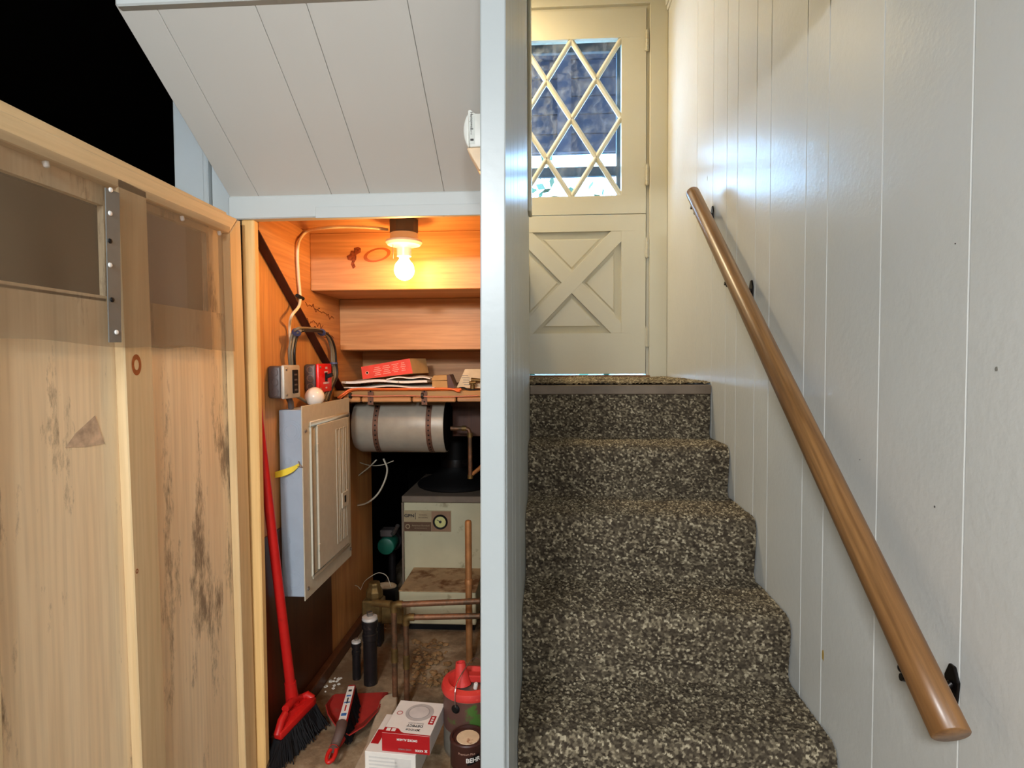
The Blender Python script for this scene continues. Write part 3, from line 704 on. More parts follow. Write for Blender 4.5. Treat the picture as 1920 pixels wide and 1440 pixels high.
# cream cable from lamp to wall box
cp=[(lc.x-.048,lc.y,Z0-.028)]+[at(700,427,Y=1.70)]+[at(650,425,Y=1.70)]+[at(600,428,Y=1.70)]+[at(575,434,X=XS+.012)]+[at(561,452,X=XS+.010)]+[at(558,480,X=XS+.008)]+[at(560,520,X=XS+.008)]+[at(563,557,X=XS+.008)]+[at(560,575,X=XS+.01)]+[at(547,592,X=XS+.008)]+[at(543,612,X=XW+.012)]+[at(545,645,X=XW+.012)]+[at(550,690,X=XW+.012)]
MB().tube(cr(cp,5),.0045,8).build('electrical_cable',M['cable'],None,smooth=60,label='cream cable running from the lamp down the amber wall',cat='cable')
MB().tube([at(557,554,X=XS+.010),at(568,560,X=XS+.010)],.006,8).build('cable_clip',M['black'],bpy.data.objects['electrical_cable'],smooth=60)
# grey and black cable bundle
gA=[at(548,692,X=XW+.022),at(547,660,X=XW+.03),at(552,632,X=XW+.03),at(562,621,X=XS+.03),at(580,620,X=XS+.02),at(602,623,X=XS+.02),at(616,634,X=XS+.02),at(624,655,X=XS+.018),at(626,680,X=XS+.018),at(628,705,X=XS+.02),at(618,730,X=XW+.045),at(611,752,X=XW+.045)]
cbn=thing('cable_bundle','tied bundle of grey and black cables arching over the wall boxes','cable',tuple(gA[0]))
off=[(0,0,0),(.004,.010,.002),(-.003,-.009,.007)]
for i,(o,m_,lb) in enumerate(zip(off,('cabgrey','cabblk','cabgrey'),('grey cable at the middle of the arched bundle over the wall boxes','black cable in the arched bundle over the wall boxes','outermost grey cable of the arched bundle over the wall boxes'))):
    q=[p+Vector(o) for p in gA]
    MB().tube(cr(q,5),.0045,8).build('cable',M[m_],cbn,smooth=60)
tie=[(556,623,'lower left'),(603,623,'arch'),(626,681,'right')]
for (px,py,lb) in tie:
    p=at(px,py,X=XS+.02); MB().lathe([(.011,-.003),(.014,-.003),(.014,.003),(.011,.003)],p,(0,.7,.7) if lb!='right' else (0,0,1),12).build('cable_tie',M['tieblue'],cbn,smooth=40)

# ------------------------------------------------------------------ wall boxes
def wallbox(name,label,cat,px,py,w_,h_,dp,mcov,kind):
    a=at(px,py,X=XW)   # top near corner on the wall
    y0=a.y; z1=a.z; z0=z1-h_; t=thing(name,label,cat,(XW+.02,y0+w_/2,z0))
    MB().box(XW+.0005,y0,z0,XW+dp,y0+w_,z1).build('box_body',M['boxgrey'],t,.008,smooth=40,seg=3)
    cv=MB().box(XW+dp,y0-.002,z0-.002,XW+dp+.012,y0+w_+.002,z1+.002).build('cover',M[mcov],t,.005,smooth=40,seg=2)
    for k in range(3):
        zc=z0+h_*(.2+.3*k)
        MB().lathe([(.0115,-.0005),(.0115,.001),(.009,.001),(.009,-.0005)],(XW+dp*.55,y0-.0002,zc),(0,-1,0),16).build('knockout',M['boxgrey'] if kind=='outlet' else M['steel'],t,smooth=40)
    for s_ in (.0,1.0):
        zc=z0+.010+(h_-.02)*s_
        MB().lathe([(.005,0),(.005,.0015),(.0035,.003)],(XW+dp+.011,y0+.012,zc),(1,0,0),10).build('screw',M['steel'],cv,smooth=40)
    return t,cv,y0,z0,z1
# grey outlet box : near top corner px (500,688)
t,cv,y0,z0,z1=wallbox('outlet_box','grey metal outlet box with black receptacle on the amber wall','outlet box',500,686,.104,.094,.040,'boxcover','outlet')
oz=(z0+z1)/2
ob=MB().box(XW+.0515,y0+.050,z0+.012,XW+.055,y0+.086,z1-.012).build('receptacle',M['black'],t,.002)
for k in range(4): MB().box(XW+.0548,y0+.058,z0+.020+k*.015,XW+.0556,y0+.076,z0+.025+k*.015).build('slot',M['boxgrey'],ob)
# red emergency switch
t,cv,y0,z0,z1=wallbox('emergency_switch','red switch plate on a grey box beside the spare bulb','switch',569,683,.112,.092,.040,'redswitch','switch')
MB().box(XW+.0515,y0+.05,z0+.034,XW+.054,y0+.068,z0+.064).build('switch_slot',M['black'],t)
MB().obox((XW+.063,y0+.060,z0+.053),(.012,0,.004),(0,.005,0),(-.002,0,.006)).build('toggle',M['black'],t,.001)
text('GAS',.010,M['white'],t,(XW+.0525,y0+.062,z1-.013),(0,1,0),(0,0,1))
text('BURNER',.008,M['white'],t,(XW+.0525,y0+.060,z1-.027),(0,1,0),(0,0,1))
text('EMERGENCY',.009,M['white'],t,(XW+.0525,y0+.060,z0+.028),(0,1,0),(0,0,1))
text('OFF',.008,M['white'],t,(XW+.0525,y0+.060,z0+.012),(0,1,0),(0,0,1))

# ------------------------------------------------------------------ electrical panel
PY0,PY1,PZ0,PZ1=1.668,2.080,.402,.985; XCV=-.722
ep=thing('breaker_box','grey electrical panel with beige hinged cover on the closet wall','electrical panel',(XW+.04,(PY0+PY1)/2,PZ0))
bd=MB().box(XW+.005,PY0+.006,PZ0+.010,XCV-.003,PY1-.012,PZ1-.012).build('box_body',M['panelbox'],ep,.002)
cvp=MB().box(XCV-.003,PY0,PZ0,XCV,PY1,PZ1).build('cover',M['cover'],ep,.0012)
# raised surround and door
def ring(x0,x1,y0,z0,y1,z1,wd):
    m=MB()
    for (a,b,c,d) in ((y0,z0,y1,z0+wd),(y0,z1-wd,y1,z1),(y0,z0+wd,y0+wd,z1-wd),(y1-wd,z0+wd,y1,z1-wd)): m.box(x0,a,b,x1,c,d)
    return m
ring(XCV,XCV+.006,PY0+.05,PZ0+.045,PY1-.03,PZ1-.05,.014).build('raised_surround',M['cover'],cvp,.003,smooth=40)
DY0,DY1,DZ0,DZ1=PY0+.095,PY1-.045,PZ0+.062,PZ1-.066
dr=MB().box(XCV,DY0,DZ0,XCV+.008,DY1,DZ1).build('panel_door',M['cover'],ep,.002)
for k in (0,1,2):
    y=DY0+.155+.035*k
    ring(XCV+.008,XCV+.0095,y,DZ0+.03+(.0 if k<2 else 0),y+.026,DZ1-.03 if k<2 else DZ1-.03,.004).build('rib',M['cover'],dr,.0008)
lt=MB().box(XCV+.008,DY1-.075,(DZ0+DZ1)/2-.085,XCV+.0125,DY1-.012,(DZ0+DZ1)/2-.03).build('latch',M['cover'],dr,.002)
MB().box(XCV+.0122,DY1-.055,(DZ0+DZ1)/2-.068,XCV+.0135,DY1-.040,(DZ0+DZ1)/2-.044).build('latch_slot',M['black'],lt)
for z in (DZ0+.06,DZ1-.08): MB().box(XCV+.006,DY0-.006,z,XCV+.0105,DY0+.006,z+.022).build('hinge',M['cover'],dr,.001)
for (y,z) in ((PY0+.022,PZ0+.03),(PY0+.022,PZ1-.075),(PY1-.014,PZ1-.06),(PY1-.014,PZ0+.03)):
    MB().lathe([(.006,0),(.006,.002),(.003,.005)],(XCV,y,z),(1,0,0),10).build('screw',M['steel'],cvp,smooth=40)
# knockouts on the side facing the room
xm=(XW+.005+XCV-.003)/2; yk=PY0+.006
for (dx,z,rs) in ((0,PZ1-.075,(.034,.027,.020)),(-.012,PZ1-.165,(.014,.010)),(-.022,PZ1-.225,(.010,)),(.012,PZ1-.205,(.013,)),(-.01,PZ0+.11,(.014,.010)),(0,PZ0+.06,(.030,.022)),(.015,PZ0+.14,(.012,)),(-.018,PZ0+.18,(.012,))):
    m=MB()
    for r in rs:
        m.lathe([(r,-.0003),(r,.0008),(r-.0022,.0008),(r-.0022,-.0003)],(xm+dx,yk,z),(0,-1,0),24)
    m.build('knockout',M['panelbox'],bd,smooth=40)
# yellow tape tied through a wire loop
ya=at(562,871,X=XCV-.012); yb=at(500,890,Y=ya.y-.03)
q=[Vector((ya.x,yk-.004,ya.z)),at(548,880,Y=yk-.012),at(530,887,Y=yk-.02),at(512,891,Y=yk-.02),at(502,890,Y=yk-.015)]
m=MB(); P=cr(q,5)
for i in range(len(P)-1):
    wv=.004+.006*math.sin(math.pi*(i+.5)/(len(P)-1)); 
    wv2=.004+.006*math.sin(math.pi*(i+1.5)/(len(P)-1))
    m.hexa([P[i]+Vector((0,0,-wv)),P[i+1]+Vector((0,0,-wv2)),P[i+1]+Vector((0,.003,-wv2)),P[i]+Vector((0,.003,-wv)),P[i]+Vector((0,0,wv)),P[i+1]+Vector((0,0,wv2)),P[i+1]+Vector((0,.003,wv2)),P[i]+Vector((0,.003,wv))])
yt=m.build('yellow_tag',M['yellow'],None,smooth=60,label='yellow tape tag hanging on the side of the electrical panel',cat='tag')
MB().tube(cr([ya+Vector((0,-.008,.012)),ya+Vector((.004,-.010,.002)),ya+Vector((.012,-.006,-.008)),ya+Vector((-.004,-.006,-.004))],4),.0012,5).build('wire_loop',M['steel'],yt)
# short conduits between outlet box and panel
for (px0,py0,px1,py1,m_,lb) in ((540,746,546,768,'boxgrey','thick grey connector between outlet box and electrical panel'),(551,744,575,757,'cabgrey','short grey cable from outlet box down to panel top')):
    a,b=at(px0,py0-3,X=XW+.03),at(px1,py1-3,X=XW+.032)
    b.z=max(b.z,PZ1-.013)
    MB().tube([a,(a+b)/2+Vector((.003,0,0)),b],.009 if m_=='boxgrey' else .005,8).build('cable_connector',M[m_],None,smooth=50,label=lb,cat='cable')
# spare bulb on top of the panel
sb=at(590,743,X=XW+.055)
MB().lathe([(.0135,.062),(.0135,.050)]+[(.0135+(.0285-.0135)*(3*t*t-2*t**3),.050-.034*t) for t in (.25,.5,.75,1)]+[(.031*math.cos(math.radians(g)),-.031*math.sin(math.radians(-g))*1.0) for g in (25,5,-15,-35,-55,-75,-89)],(sb.x,sb.y,PZ1-.012+.031),(-.25,.95,.0),28).build('spare_bulb',M['bulbfrost'],None,smooth=60,label='frosted spare light bulb lying on top of the electrical panel',cat='light bulb')

# ------------------------------------------------------------------ shelf with its things
SH=1.008; SY0,SY1=2.11,2.388
MB().box(XS-.02,SY0,SH-.022,XP-.002,SY1,SH).build('shelf',M['shelf'],None,.002,label='rough board shelf above the grey tank',cat='shelf')
cl=bpy.data.objects['shelf']
for (x0,x1) in ((-.755,-.69),(-.685,-.50),(-.495,-.335)):
    MB().box(x0,SY0-.006,SH-.041,x1,SY0+.03,SH-.0225).build('edge_cleat',M['ambX'],cl,.004)
MB().box(-.33,SY0+.002,SH-.04,XP-.004,SY0+.03,SH-.0225).build('edge_cleat',M['ambX'],cl,.003)
MB().box(XS,SY0+.04,SH-.05,XS+.03,SY1,SH-.0225).build('bearer',M['darkply'],cl)
# orange cord
oc=[at(637,747,Y=2.09),at(646,740,Y=2.09),at(665,736,Y=2.10),at(720,733,Y=2.10),at(790,735,Y=2.10),at(845,737,Y=2.10),at(860,739,Y=2.10),at(864,748,Y=2.098),at(860,755,Y=2.098)]
oc=[Vector((p.x,p.y,max(p.z,SH+.006) if 655<i_ else p.z)) for i_,p in zip((637,646,665,720,790,845,860,864,860),oc)]
MB().tube(cr(oc,6),.0042,8).build('extension_cord',M['orange'],None,smooth=60,label='orange extension cord looped along the shelf front',cat='cord')
oc2=[p+Vector((-.004,-.007,-.006 if i>5 else .002)) for i,p in enumerate(oc)]
MB().tube(cr(oc2,6),.0038,8).build('cord_strand',M['orange'],bpy.data.objects['extension_cord'],smooth=60)
# second pink-brown cord lower
wl_=[at(x,y,Y=2.098) for x,y in ((655,741),(700,743),(760,742),(820,744),(870,743),(897,742))]
MB().tube(cr(wl_,5),.0026,6).build('pink_wire',plain('pinkish_wire',(196,120,90),.5),None,smooth=60,label='thin pinkish wire stapled along the shelf edge',cat='wire')
for i,(px,lb) in enumerate(((792,'blue'),(657,'black'))):
    p=at(px,742,Y=2.096); MB().lathe([(.008,-.004),(.010,-.004),(.010,.004),(.008,.004)],p,(1,0,0),10).build('wire_tie',M['cabblk'],None,label='dark tie on shelf-edge wire '+('near the right strap' if i==0 else 'beside the panel cover corner'),cat='cable tie',group='ties on the shelf edge')
# papers : flat curled sheets
def sheetpile(px0,px1,py,Y0,dep,th,lab,m_,curl,seed):
    a=at(px0,py,Y=Y0); b=at(px1,py,Y=Y0); nx,ny=18,8; V=[];F=[]
    for top_ in (0,1):
        for j in range(ny+1):
            for i in range(nx+1):
                u=i/nx; v=j/ny; x=a.x+(b.x-a.x)*u; y=Y0+dep*v+.01*math.sin(u*4+seed)
                z=a.z+curl*math.sin(u*math.pi)*(.6+.4*v)+.0025*math.sin(u*11+seed+v*3)+th*top_
                V.append((x,y,z))
    n=(nx+1)*(ny+1)
    for j in range(ny):
        for i in range(nx):
            q=j*(nx+1)+i; F.append((q,q+nx+1,q+nx+2,q+1)); F.append((n+q,n+q+1,n+q+nx+2,n+q+nx+1))
    bd_=[i for i in range(nx+1)]+[(j)*(nx+1)+nx for j in range(1,ny+1)]+[ny*(nx+1)+i for i in range(nx-1,-1,-1)]+[j*(nx+1) for j in range(ny-1,0,-1)]
    for i in range(len(bd_)): p,q=bd_[i],bd_[(i+1)%len(bd_)]; F.append((p,q,n+q,n+p))
    return MB().add(V,F).build('newspaper',m_,None,smooth=40,label=lab,cat='paper',group='papers on the shelf')
z_=SH
sheetpile(700,766,732.5,2.13,.18,.0045,'brown card sheet lowest in the paper pile on the shelf',M['card'],.0,1)
sheetpile(643,815,729,2.12,.2,.004,'wide folded newspaper near the bottom of the shelf pile',M['paper'],.010,2)
sheetpile(640,800,719,2.125,.2,.008,'thick folded newspaper under the red box',M['paper'],.006,3)
sheetpile(726,806,711,2.115,.16,.004,'short curled newspaper on the right of the shelf pile',M['paper'],.006,5)
# red box, tilted
def tiltbox(name,cs,Y0,dep,m_,lab,cat,side=None):
    P=[at(x,y,Y=Y0) for x,y in cs]; dv=Vector((.04,dep,.0))
    t=thing(name,lab,cat,(P[3].x,P[3].y,min(p.z for p in P)))
    V=P+[p+dv for p in P]
    MB().add(V,[(0,1,2,3)]).build('front',m_,t)
    MB().add(V,[(4,5,6,7),(0,4,5,1),(1,5,6,2),(2,6,7,3),(3,7,4,0)]).build('carton',side or m_,t)
    return t,P
t,P=tiltbox('red_carton',((677,688),(768,672),(774,700),(680,711)),2.16,.1,M['redbox'],'red printed carton lying tilted on newspapers','box',M['card'])
r_=(P[1]-P[0]).normalized(); u_=(P[0]-P[3]).normalized(); nn=Vector((0,-1,0)); ctr=(P[0]+P[1]+P[2]+P[3])/4
for k,(s_,w_) in enumerate(((-.035,.032),(.0,.03),(.035,.026),(.065,.02))):
    for j in range(5):
        c=ctr+r_*s_+u_*(.014-.007*j)+nn*.0006; MB().obox(c,r_*(w_/2*(.6+.4*((k+j)%3)/2)),u_*.0011,nn*.0003).build('print_line',plain('pink_print',(250,170,150),.5),t)
MB().lathe([(.006,0),(.006,.0006),(.004,.0006),(.004,0)],ctr-r_*.075+nn*.0005,nn,14).build('print_mark',plain('pink_print2',(250,190,170),.5),t)
# cardboard block
P=[at(x,y,Y=2.13) for x,y in ((810,713),(833,713),(833,730),(810,730))]
t=thing('cardboard_box','small tan cardboard box with flap on the shelf','box',(P[3].x,2.13,SH))
x0,x1=P[0].x,P[1].x; zt_=at(815,704,Y=2.15).z
MB().box(x0,2.13,SH+.0005,x1+.03,2.22,at(815,714,Y=2.13).z).build('carton',M['card'],t,.001)
MB().prism([(x0-.003,2.128,at(815,714,Y=2.13).z),(x0+.006,2.128,zt_),(x1+.012,2.128,zt_+.002),(x1+.02,2.128,at(815,713,Y=2.13).z)],(0,.085,0)).build('flap',M['card'],t,.001)
MB().prism([(x1+.014,2.124,SH+.001),(x1+.010,2.124,zt_+.002),(x1+.022,2.124,zt_+.004),(x1+.046,2.124,SH+.001)],(0,.08,0)).build('side_flap',M['darkply'],t,.001)
# manila carton leaning
t,P=tiltbox('manila_carton',((872,692),(915,692),(915,728),(856,727)),2.17,.06,plain('manila_card',(226,206,170),.7),'pale manila carton leaning at the right end of shelf','box')
for j in range(5):
    c=at(872+j*1.0,704+j*4.2,Y=2.168); MB().obox(c,(.012+.003*(j%2),0,0),(0,0,.0008),(0,.0004,0)).build('print_line',M['greyink'],t)
# fittings on the shelf
f1=at(886,724,Y=2.125)
t=thing('pipe_fitting','small brass valve fitting at the right end of the shelf','pipe fitting',(f1.x,2.125,SH))
MB().lathe([(.009,0),(.009,.02),(.007,.02),(.007,.026)],(f1.x,2.125,SH),n=12).build('body',M['brass'],t,.001)
MB().tube([(f1.x-.012,2.125,SH+.028),(f1.x+.012,2.125,SH+.030)],.006,10).build('cross_piece',M['brass'],t,smooth=40)
f2=at(893,712,Y=2.14)
MB().tube([(f2.x-.02,2.15,SH+.038),(f2.x+.03,2.15,SH+.036)],[.009,.006],10).build('brass_nozzle',M['brass'],None,smooth=40,label='brass nozzle lying over the fittings on the shelf',cat='pipe fitting')
MB().tube(cr([at(852,730,Y=2.12),at(868,727,Y=2.118),at(880,731,Y=2.116),at(896,730,Y=2.116)],4),.003,6).build('black_wire_scrap',M['black'],None,label='black wire scrap among the shelf fittings',cat='wire')

# ------------------------------------------------------------------ expansion tank
tc=Vector((0,2.265,.866)); TR=.107; tx0,tx1=-.768,-.392
et=thing('expansion_tank','grey cylindrical expansion tank strapped under the shelf','tank',(-.58,2.265,.75))
pr=[(.02,tx0-.0),(TR*.6,tx0+.006),(TR*.9,tx0+.02),(TR,tx0+.04),(TR,tx1-.008),(TR-.002,tx1),(TR-.004,tx1)]
MB().lathe(pr,tc-Vector((0,0,0)),(1,0,0),40).build('drum',M['tank'],et,smooth=35)
MB().lathe([(TR-.0035,tx1-.004),(TR-.0045,tx1+.001),(TR*.7,tx1+.006),(.02,tx1+.008)],tc,(1,0,0),32).build('end_plate',M['dark'],et,smooth=35)
for (px,lx) in ((704,-.006),(802,.004)):
    xc_=at(px,770,Y=2.16).x; q=[]; hl=MB(); wd=.0105; m=MB(); pts=[]
    pts.append(Vector((0,SY0-.0085,SH-.001))); pts.append(Vector((0,SY0-.0085,SH-.05)))
    for g in range(130,291,8):
        a=math.radians(g); pts.append(Vector((0,tc.y+(TR+.0015)*math.cos(a),tc.z+(TR+.0015)*math.sin(a))))
    pts=[Vector((xc_+lx*i/len(pts),p.y,p.z)) for i,p in enumerate(pts)]
    V=[];F=[]
    for p in pts: V+= [p+Vector((-wd,0,0)),p+Vector((wd,0,0))]
    n=len(pts)
    for i in range(n-1): F.append((2*i,2*i+1,2*i+3,2*i+2))
    st_=MB().add(V,F).build('strap',M['strap'],et,smooth=60)
    acc=0; 
    for i in range(n-1):
        d=(pts[i+1]-pts[i]); L=d.length; t_=d.normalized(); nn=t_.cross(Vector((1,0,0))); nn=nn if nn.y<0 else -nn
        while acc<L:
            hl.lathe([(.0034,0),(.0034,.0006)],pts[i]+t_*acc+nn*.0002,nn,8); acc+=.019
        acc-=L
    hl.build('strap_holes',M['black'],st_,kind='stuff')
MB().tube([(tx1+.002,2.265,.862),(tx1-.02,2.265,.862)],.014,12).build('port',M['brass'],et,smooth=40)
# copper pipe from the tank down
pth=[(tx1+.012,2.262,.853),(-.322,2.262,.853),(-.309,2.262,.848),(-.304,2.262,.835),(-.304,2.262,.655)]
cpp=thing('copper_pipe','bent copper pipe from the grey tank down to the boiler','pipe',(-.304,2.262,.65))
MB().tube(pth,.0085,12).build('tube',M['copper'],cpp,smooth=60)
for (p,q_) in (((-.335,2.262,.853),(-.318,2.262,.853)),((-.304,2.262,.836),(-.304,2.262,.818)),((-.304,2.262,.67),(-.304,2.262,.655))): MB().tube([p,q_],.0108,12).build('coupling',M['brass'],cpp,smooth=50)
MB().tube([(-.304,2.262,.665),(-.27,2.29,.69),(-.24,2.32,.72)],.008,10).build('branch',M['tallpipe'],cpp,smooth=50)
# wall board behind the pipe
MB().box(-.40,2.43,.80,XP-.003,2.45,.965).build('back_board',M['darkply'],None,.001,label='brown board fixed behind the copper pipe',cat='board')

# ------------------------------------------------------------------ boiler
BX0,BX1,BY0,BY1=-.665,-.19,2.60,3.12; BZ=.505
bo=thing('boiler','old beige gas boiler with dial plate and black draft hood','boiler',(-.43,2.86,0))
MB().box(BX0+.008,BY0+.004,.02,BX1-.008,BY1,BZ-.03).build('jacket',M['boiler'],bo,.003)
MB().box(BX0,BY0-.004,BZ-.03,BX1,BY1+.004,BZ).build('lid',M['boilerlid'],bo,.003)
MB().box(BX0-.002,BY0-.002,.02,BX0+.0075,BY0+.06,BZ-.031).build('corner_trim',M['boilerlid'],bo,.001)
cvx0,cvx1=at(748,1112,Y=2.33).x,at(892,1112,Y=2.33).x; czt=at(800,1110,Y=2.33).z
bc=MB().box(cvx0,2.33,.035,cvx1,BY0+.003,czt).build('burner_cover',M['boiler'],bo,.004)
MB().box(cvx0-.001,2.328,czt,cvx1+.001,BY0+.003,czt+.004).build('cover_top',M['rusttop'],bc,.001)
MB().box(cvx0+.01,2.36,.0005,cvx1-.01,BY0,.034).build('plinth',M['black'],bo)
# draft hood
hc=Vector((-.455,2.84,BZ))
hd=MB().lathe([(.175,0),(.185,.006),(.187,.016),(.178,.026),(.13,.045),(.085,.075),(.07,.10),(.07,.30)],hc,n=36).build('draft_hood',M['black'],bo,smooth=40)
MB().lathe([(.072,.10),(.072,.13),(.071,.135)],hc,n=36).build('flue_collar',M['iron'],hd,smooth=40)
# plate with dial
a,b=at(757,957,Y=BY0),at(846,997,Y=BY0); YPl=BY0+.001
pl=MB().box(a.x,YPl-.003,b.z,b.x,YPl+.003,a.z).build('name_plate',M['plate'],bo,.0006)
w_=b.x-a.x; h_=a.z-b.z; xs=a.x+w_*.585
MB().box(a.x+.002,YPl-.0042,b.z+.002,xs-.001,YPl-.0028,b.z+h_*.46).build('brand_strip',M['platebrown'],pl)
MB().box(xs+.001,YPl-.0042,b.z+.002,b.x-.002,YPl-.0028,a.z-.002).build('dial_panel',plain('dial_panel_tan',(150,118,92),.4,.2),pl)
text('GPN',.020,M['darkink'],pl,(a.x+w_*.12,YPl-.004,a.z-h_*.25),(1,0,0),(0,0,1),sx=1.15,bold=.0006)
text('INTEGRAL',.008,M['platebrown'],pl,(a.x+w_*.41,YPl-.004,a.z-h_*.20),(1,0,0),(0,0,1))
text('GAS CENTRAL',.007,M['platebrown'],pl,(a.x+w_*.41,YPl-.004,a.z-h_*.33),(1,0,0),(0,0,1))
MB().box(a.x+w_*.245,YPl-.0042,a.z-h_*.42,a.x+w_*.255,YPl-.0028,a.z-h_*.1).build('divider',M['darkink'],pl)
text('American-Standard',.0105,M['plate'],pl,(a.x+w_*.36,YPl-.0052,b.z+h_*.29),(1,0,0),(0,0,1))
text('HEATING PRODUCTS',.006,M['plate'],pl,(a.x+w_*.36,YPl-.0052,b.z+h_*.16),(1,0,0),(0,0,1))
MB().lathe([(.011,0),(.011,.0012),(.007,.0012),(.007,0)],(a.x+w_*.085,YPl-.004,b.z+h_*.24),(0,-1,0),16).build('emblem',M['plate'],pl)
gc=at(826,978,Y=BY0); 
gd=MB().lathe([(.033,0),(.034,.006),(.031,.010),(.026,.009),(.026,.002)],(gc.x,YPl-.003,gc.z),(0,-1,0),28).build('gauge_ring',M['black'],pl,smooth=40)
MB().lathe([(.026,.002),(.026,.003)],(gc.x,YPl-.003,gc.z),(0,-1,0),24).build('gauge_face',M['gaugeface'],pl)
MB().lathe([(.006,.003),(.006,.006),(.003,.007)],(gc.x,YPl-.003,gc.z),(0,-1,0),12).build('gauge_hub',M['darkink'],pl)
MB().obox((gc.x-.008,YPl-.0075,gc.z+.005),(-.008,0,.005),(.0008,0,.0012),(0,.0004,0)).build('needle',M['darkink'],pl)

# ------------------------------------------------------------------ pipes standing on the floor
tp=at(880,1240,Z=0); ztop=at(884,975,Y=tp.y).z
q=thing('standing_pipe','tall dull copper pipe standing beside the boiler','pipe',(tp.x,tp.y,0))
MB().lathe([(.0125,0),(.0125,ztop-.008),(.010,ztop-.002),(.004,ztop)],(tp.x,tp.y,0),n=16).build('tube',M['tallpipe'],q,smooth=50)
MB().lathe([(.0150,.29),(.0150,.31),(.0126,.312)],(tp.x,tp.y,0),n=14).build('coupling',M['tallpipe'],q,smooth=50)
def bent(name,lab,px,pyb,pyt,pxr,pyr,r):
    b=at(px,pyb,Z=0); zt2=at(px,pyt,Y=b.y).z; e=at(pxr,pyr,Y=b.y); e.x=min(e.x,XP-.004)
    t=thing(name,lab,'pipe',(b.x,b.y,0))
    MB().tube([(b.x,b.y,0),(b.x,b.y,zt2-.02)],r,12).build('riser',M['copper'],t,smooth=60)
    MB().tube([(b.x,b.y,zt2-.025),(b.x,b.y,zt2-.01),(b.x+.004,b.y,zt2-.003),(b.x+.012,b.y,zt2),(b.x+.028,b.y,zt2)],r*1.3,12).build('elbow',M['brass'],t,smooth=60)
    MB().tube([(b.x+.02,b.y,zt2),(e.x,b.y,zt2+(e.z-zt2))],r,12).build('run',M['copper'],t,smooth=60)
    MB().tube([(b.x,b.y,zt2*.42),(b.x,b.y,zt2*.42+.045)],r*1.25,12).build('coupling',M['brass'],t,smooth=60)
    return t,b,zt2
t1_,b1_,z1_=bent('bent_pipe','nearer-left copper pipe rising from floor and bending right, upper run',741,1318,1133,900,1127,.0095)
t2_,b2_,z2_=bent('bent_pipe','copper pipe rising from floor and bending right, lower run',763,1322,1157,900,1155,.0092)
MB().tube([(b1_.x-.008,b1_.y,z1_),(b1_.x-.075,b1_.y+.02,z1_-.006)],.0115,12).build('tee_branch',M['brass'],t1_,smooth=60)
def cleanout(px,py,r,pyt,lab):
    b=at(px,py,Z=0); z=at(px,pyt,Y=b.y).z; t=thing('cleanout_pipe',lab,'pipe',(b.x,b.y,0),'black floor pipes')
    MB().lathe([(r,0),(r,z*.62),(r*1.12,z*.63),(r*1.12,z*.72),(r*1.0,z*.73),(r*1.0,z*.8),(r*1.2,z*.81),(r*1.2,z*.90),(r,z*.905)],(b.x,b.y,0),n=24).build('pipe_body',M['iron'],t,smooth=40)
    MB().lathe([(r*1.02,z*.905),(r*1.14,z*.92),(r*1.1,z*.955),(r*.6,z*.965)],(b.x,b.y,0),n=24).build('cap',M['capsteel'],t,smooth=40)
    MB().obox((b.x,b.y,z*.985),(r*.32,r*.2,0),(-r*.2,r*.32,0),(0,0,z*.035)).build('square_nut',M['steel'],t,.001)
    return t
cleanout(695,1281,.0235,1150,'larger black iron clean-out pipe with square-nut cap')
cleanout(669,1272,.0145,1198,'smaller black iron clean-out pipe beside the dark plywood')
# brass valve body behind
vb=at(702,1150,Y=2.22)
t=thing('brass_valve','tarnished brass valve body behind the black pipes','valve',(vb.x,2.22,0))
MB().box(vb.x-.042,2.19,.10,vb.x+.035,2.26,.185).build('body',M['brass'],t,.006)
MB().lathe([(.030,.185),(.034,.195),(.034,.215),(.024,.23),(.024,.245),(.02,.25)],(vb.x,2.225,0),n=8).build('bonnet',M['brass'],t,.002)
MB().box(vb.x+.03,2.20,.09,vb.x+.12,2.25,.165).build('flange',M['brass'],t,.006)
MB().box(vb.x-.03,2.20,.0005,vb.x+.03,2.25,.10).build('pedestal',M['iron'],t,.004)
# mortar lump on block
t=thing('mortar_block','dark block topped with beige mortar lump beside boiler','block',(-.71,2.5,0))
p=at(724,1118,Y=2.48)
MB().box(p.x-.045,2.46,.0005,p.x+.045,2.52,.125).build('block',M['black'],t,.004)
MB().ball((p.x,2.49,.13),.042,14,(1.1,.7,.35)).build('lump',M['gunk'],t,smooth=60)
# green circulator
g0=at(723,1025,Y=2.66)
t=thing('circulator_pump','green circulator pump in the dark beside the boiler','pump',(g0.x,2.66,0))
MB().lathe([(.038,0),(.041,.006),(.041,.09),(.03,.10)],(g0.x,2.66,g0.z),(0,1,0),24).build('motor',M['green'],t,.001,smooth=40)
MB().lathe([(.05,.10),(.055,.11),(.05,.15)],(g0.x,2.66,g0.z),(0,1,0),20).build('volute',M['iron'],t,smooth=40)
MB().tube([(g0.x,2.77,0),(g0.x,2.77,g0.z+.02)],.018,12).build('stand_pipe',M['iron'],t,smooth=40)
MB().box(g0.x-.03,2.67,g0.z+.042,g0.x+.03,2.73,g0.z+.075).build('terminal_box',M['boxgrey'],t,.004)
cq=cr([(g0.x+.02,2.70,g0.z+.06),at(738,1000,Y=2.66),at(746,985,Y=2.63)],8)
MB().tube(cq,[.0105 if i%2 else .0085 for i in range(len(cq))],10).build('flexible_conduit',M['steel'],t,smooth=30)
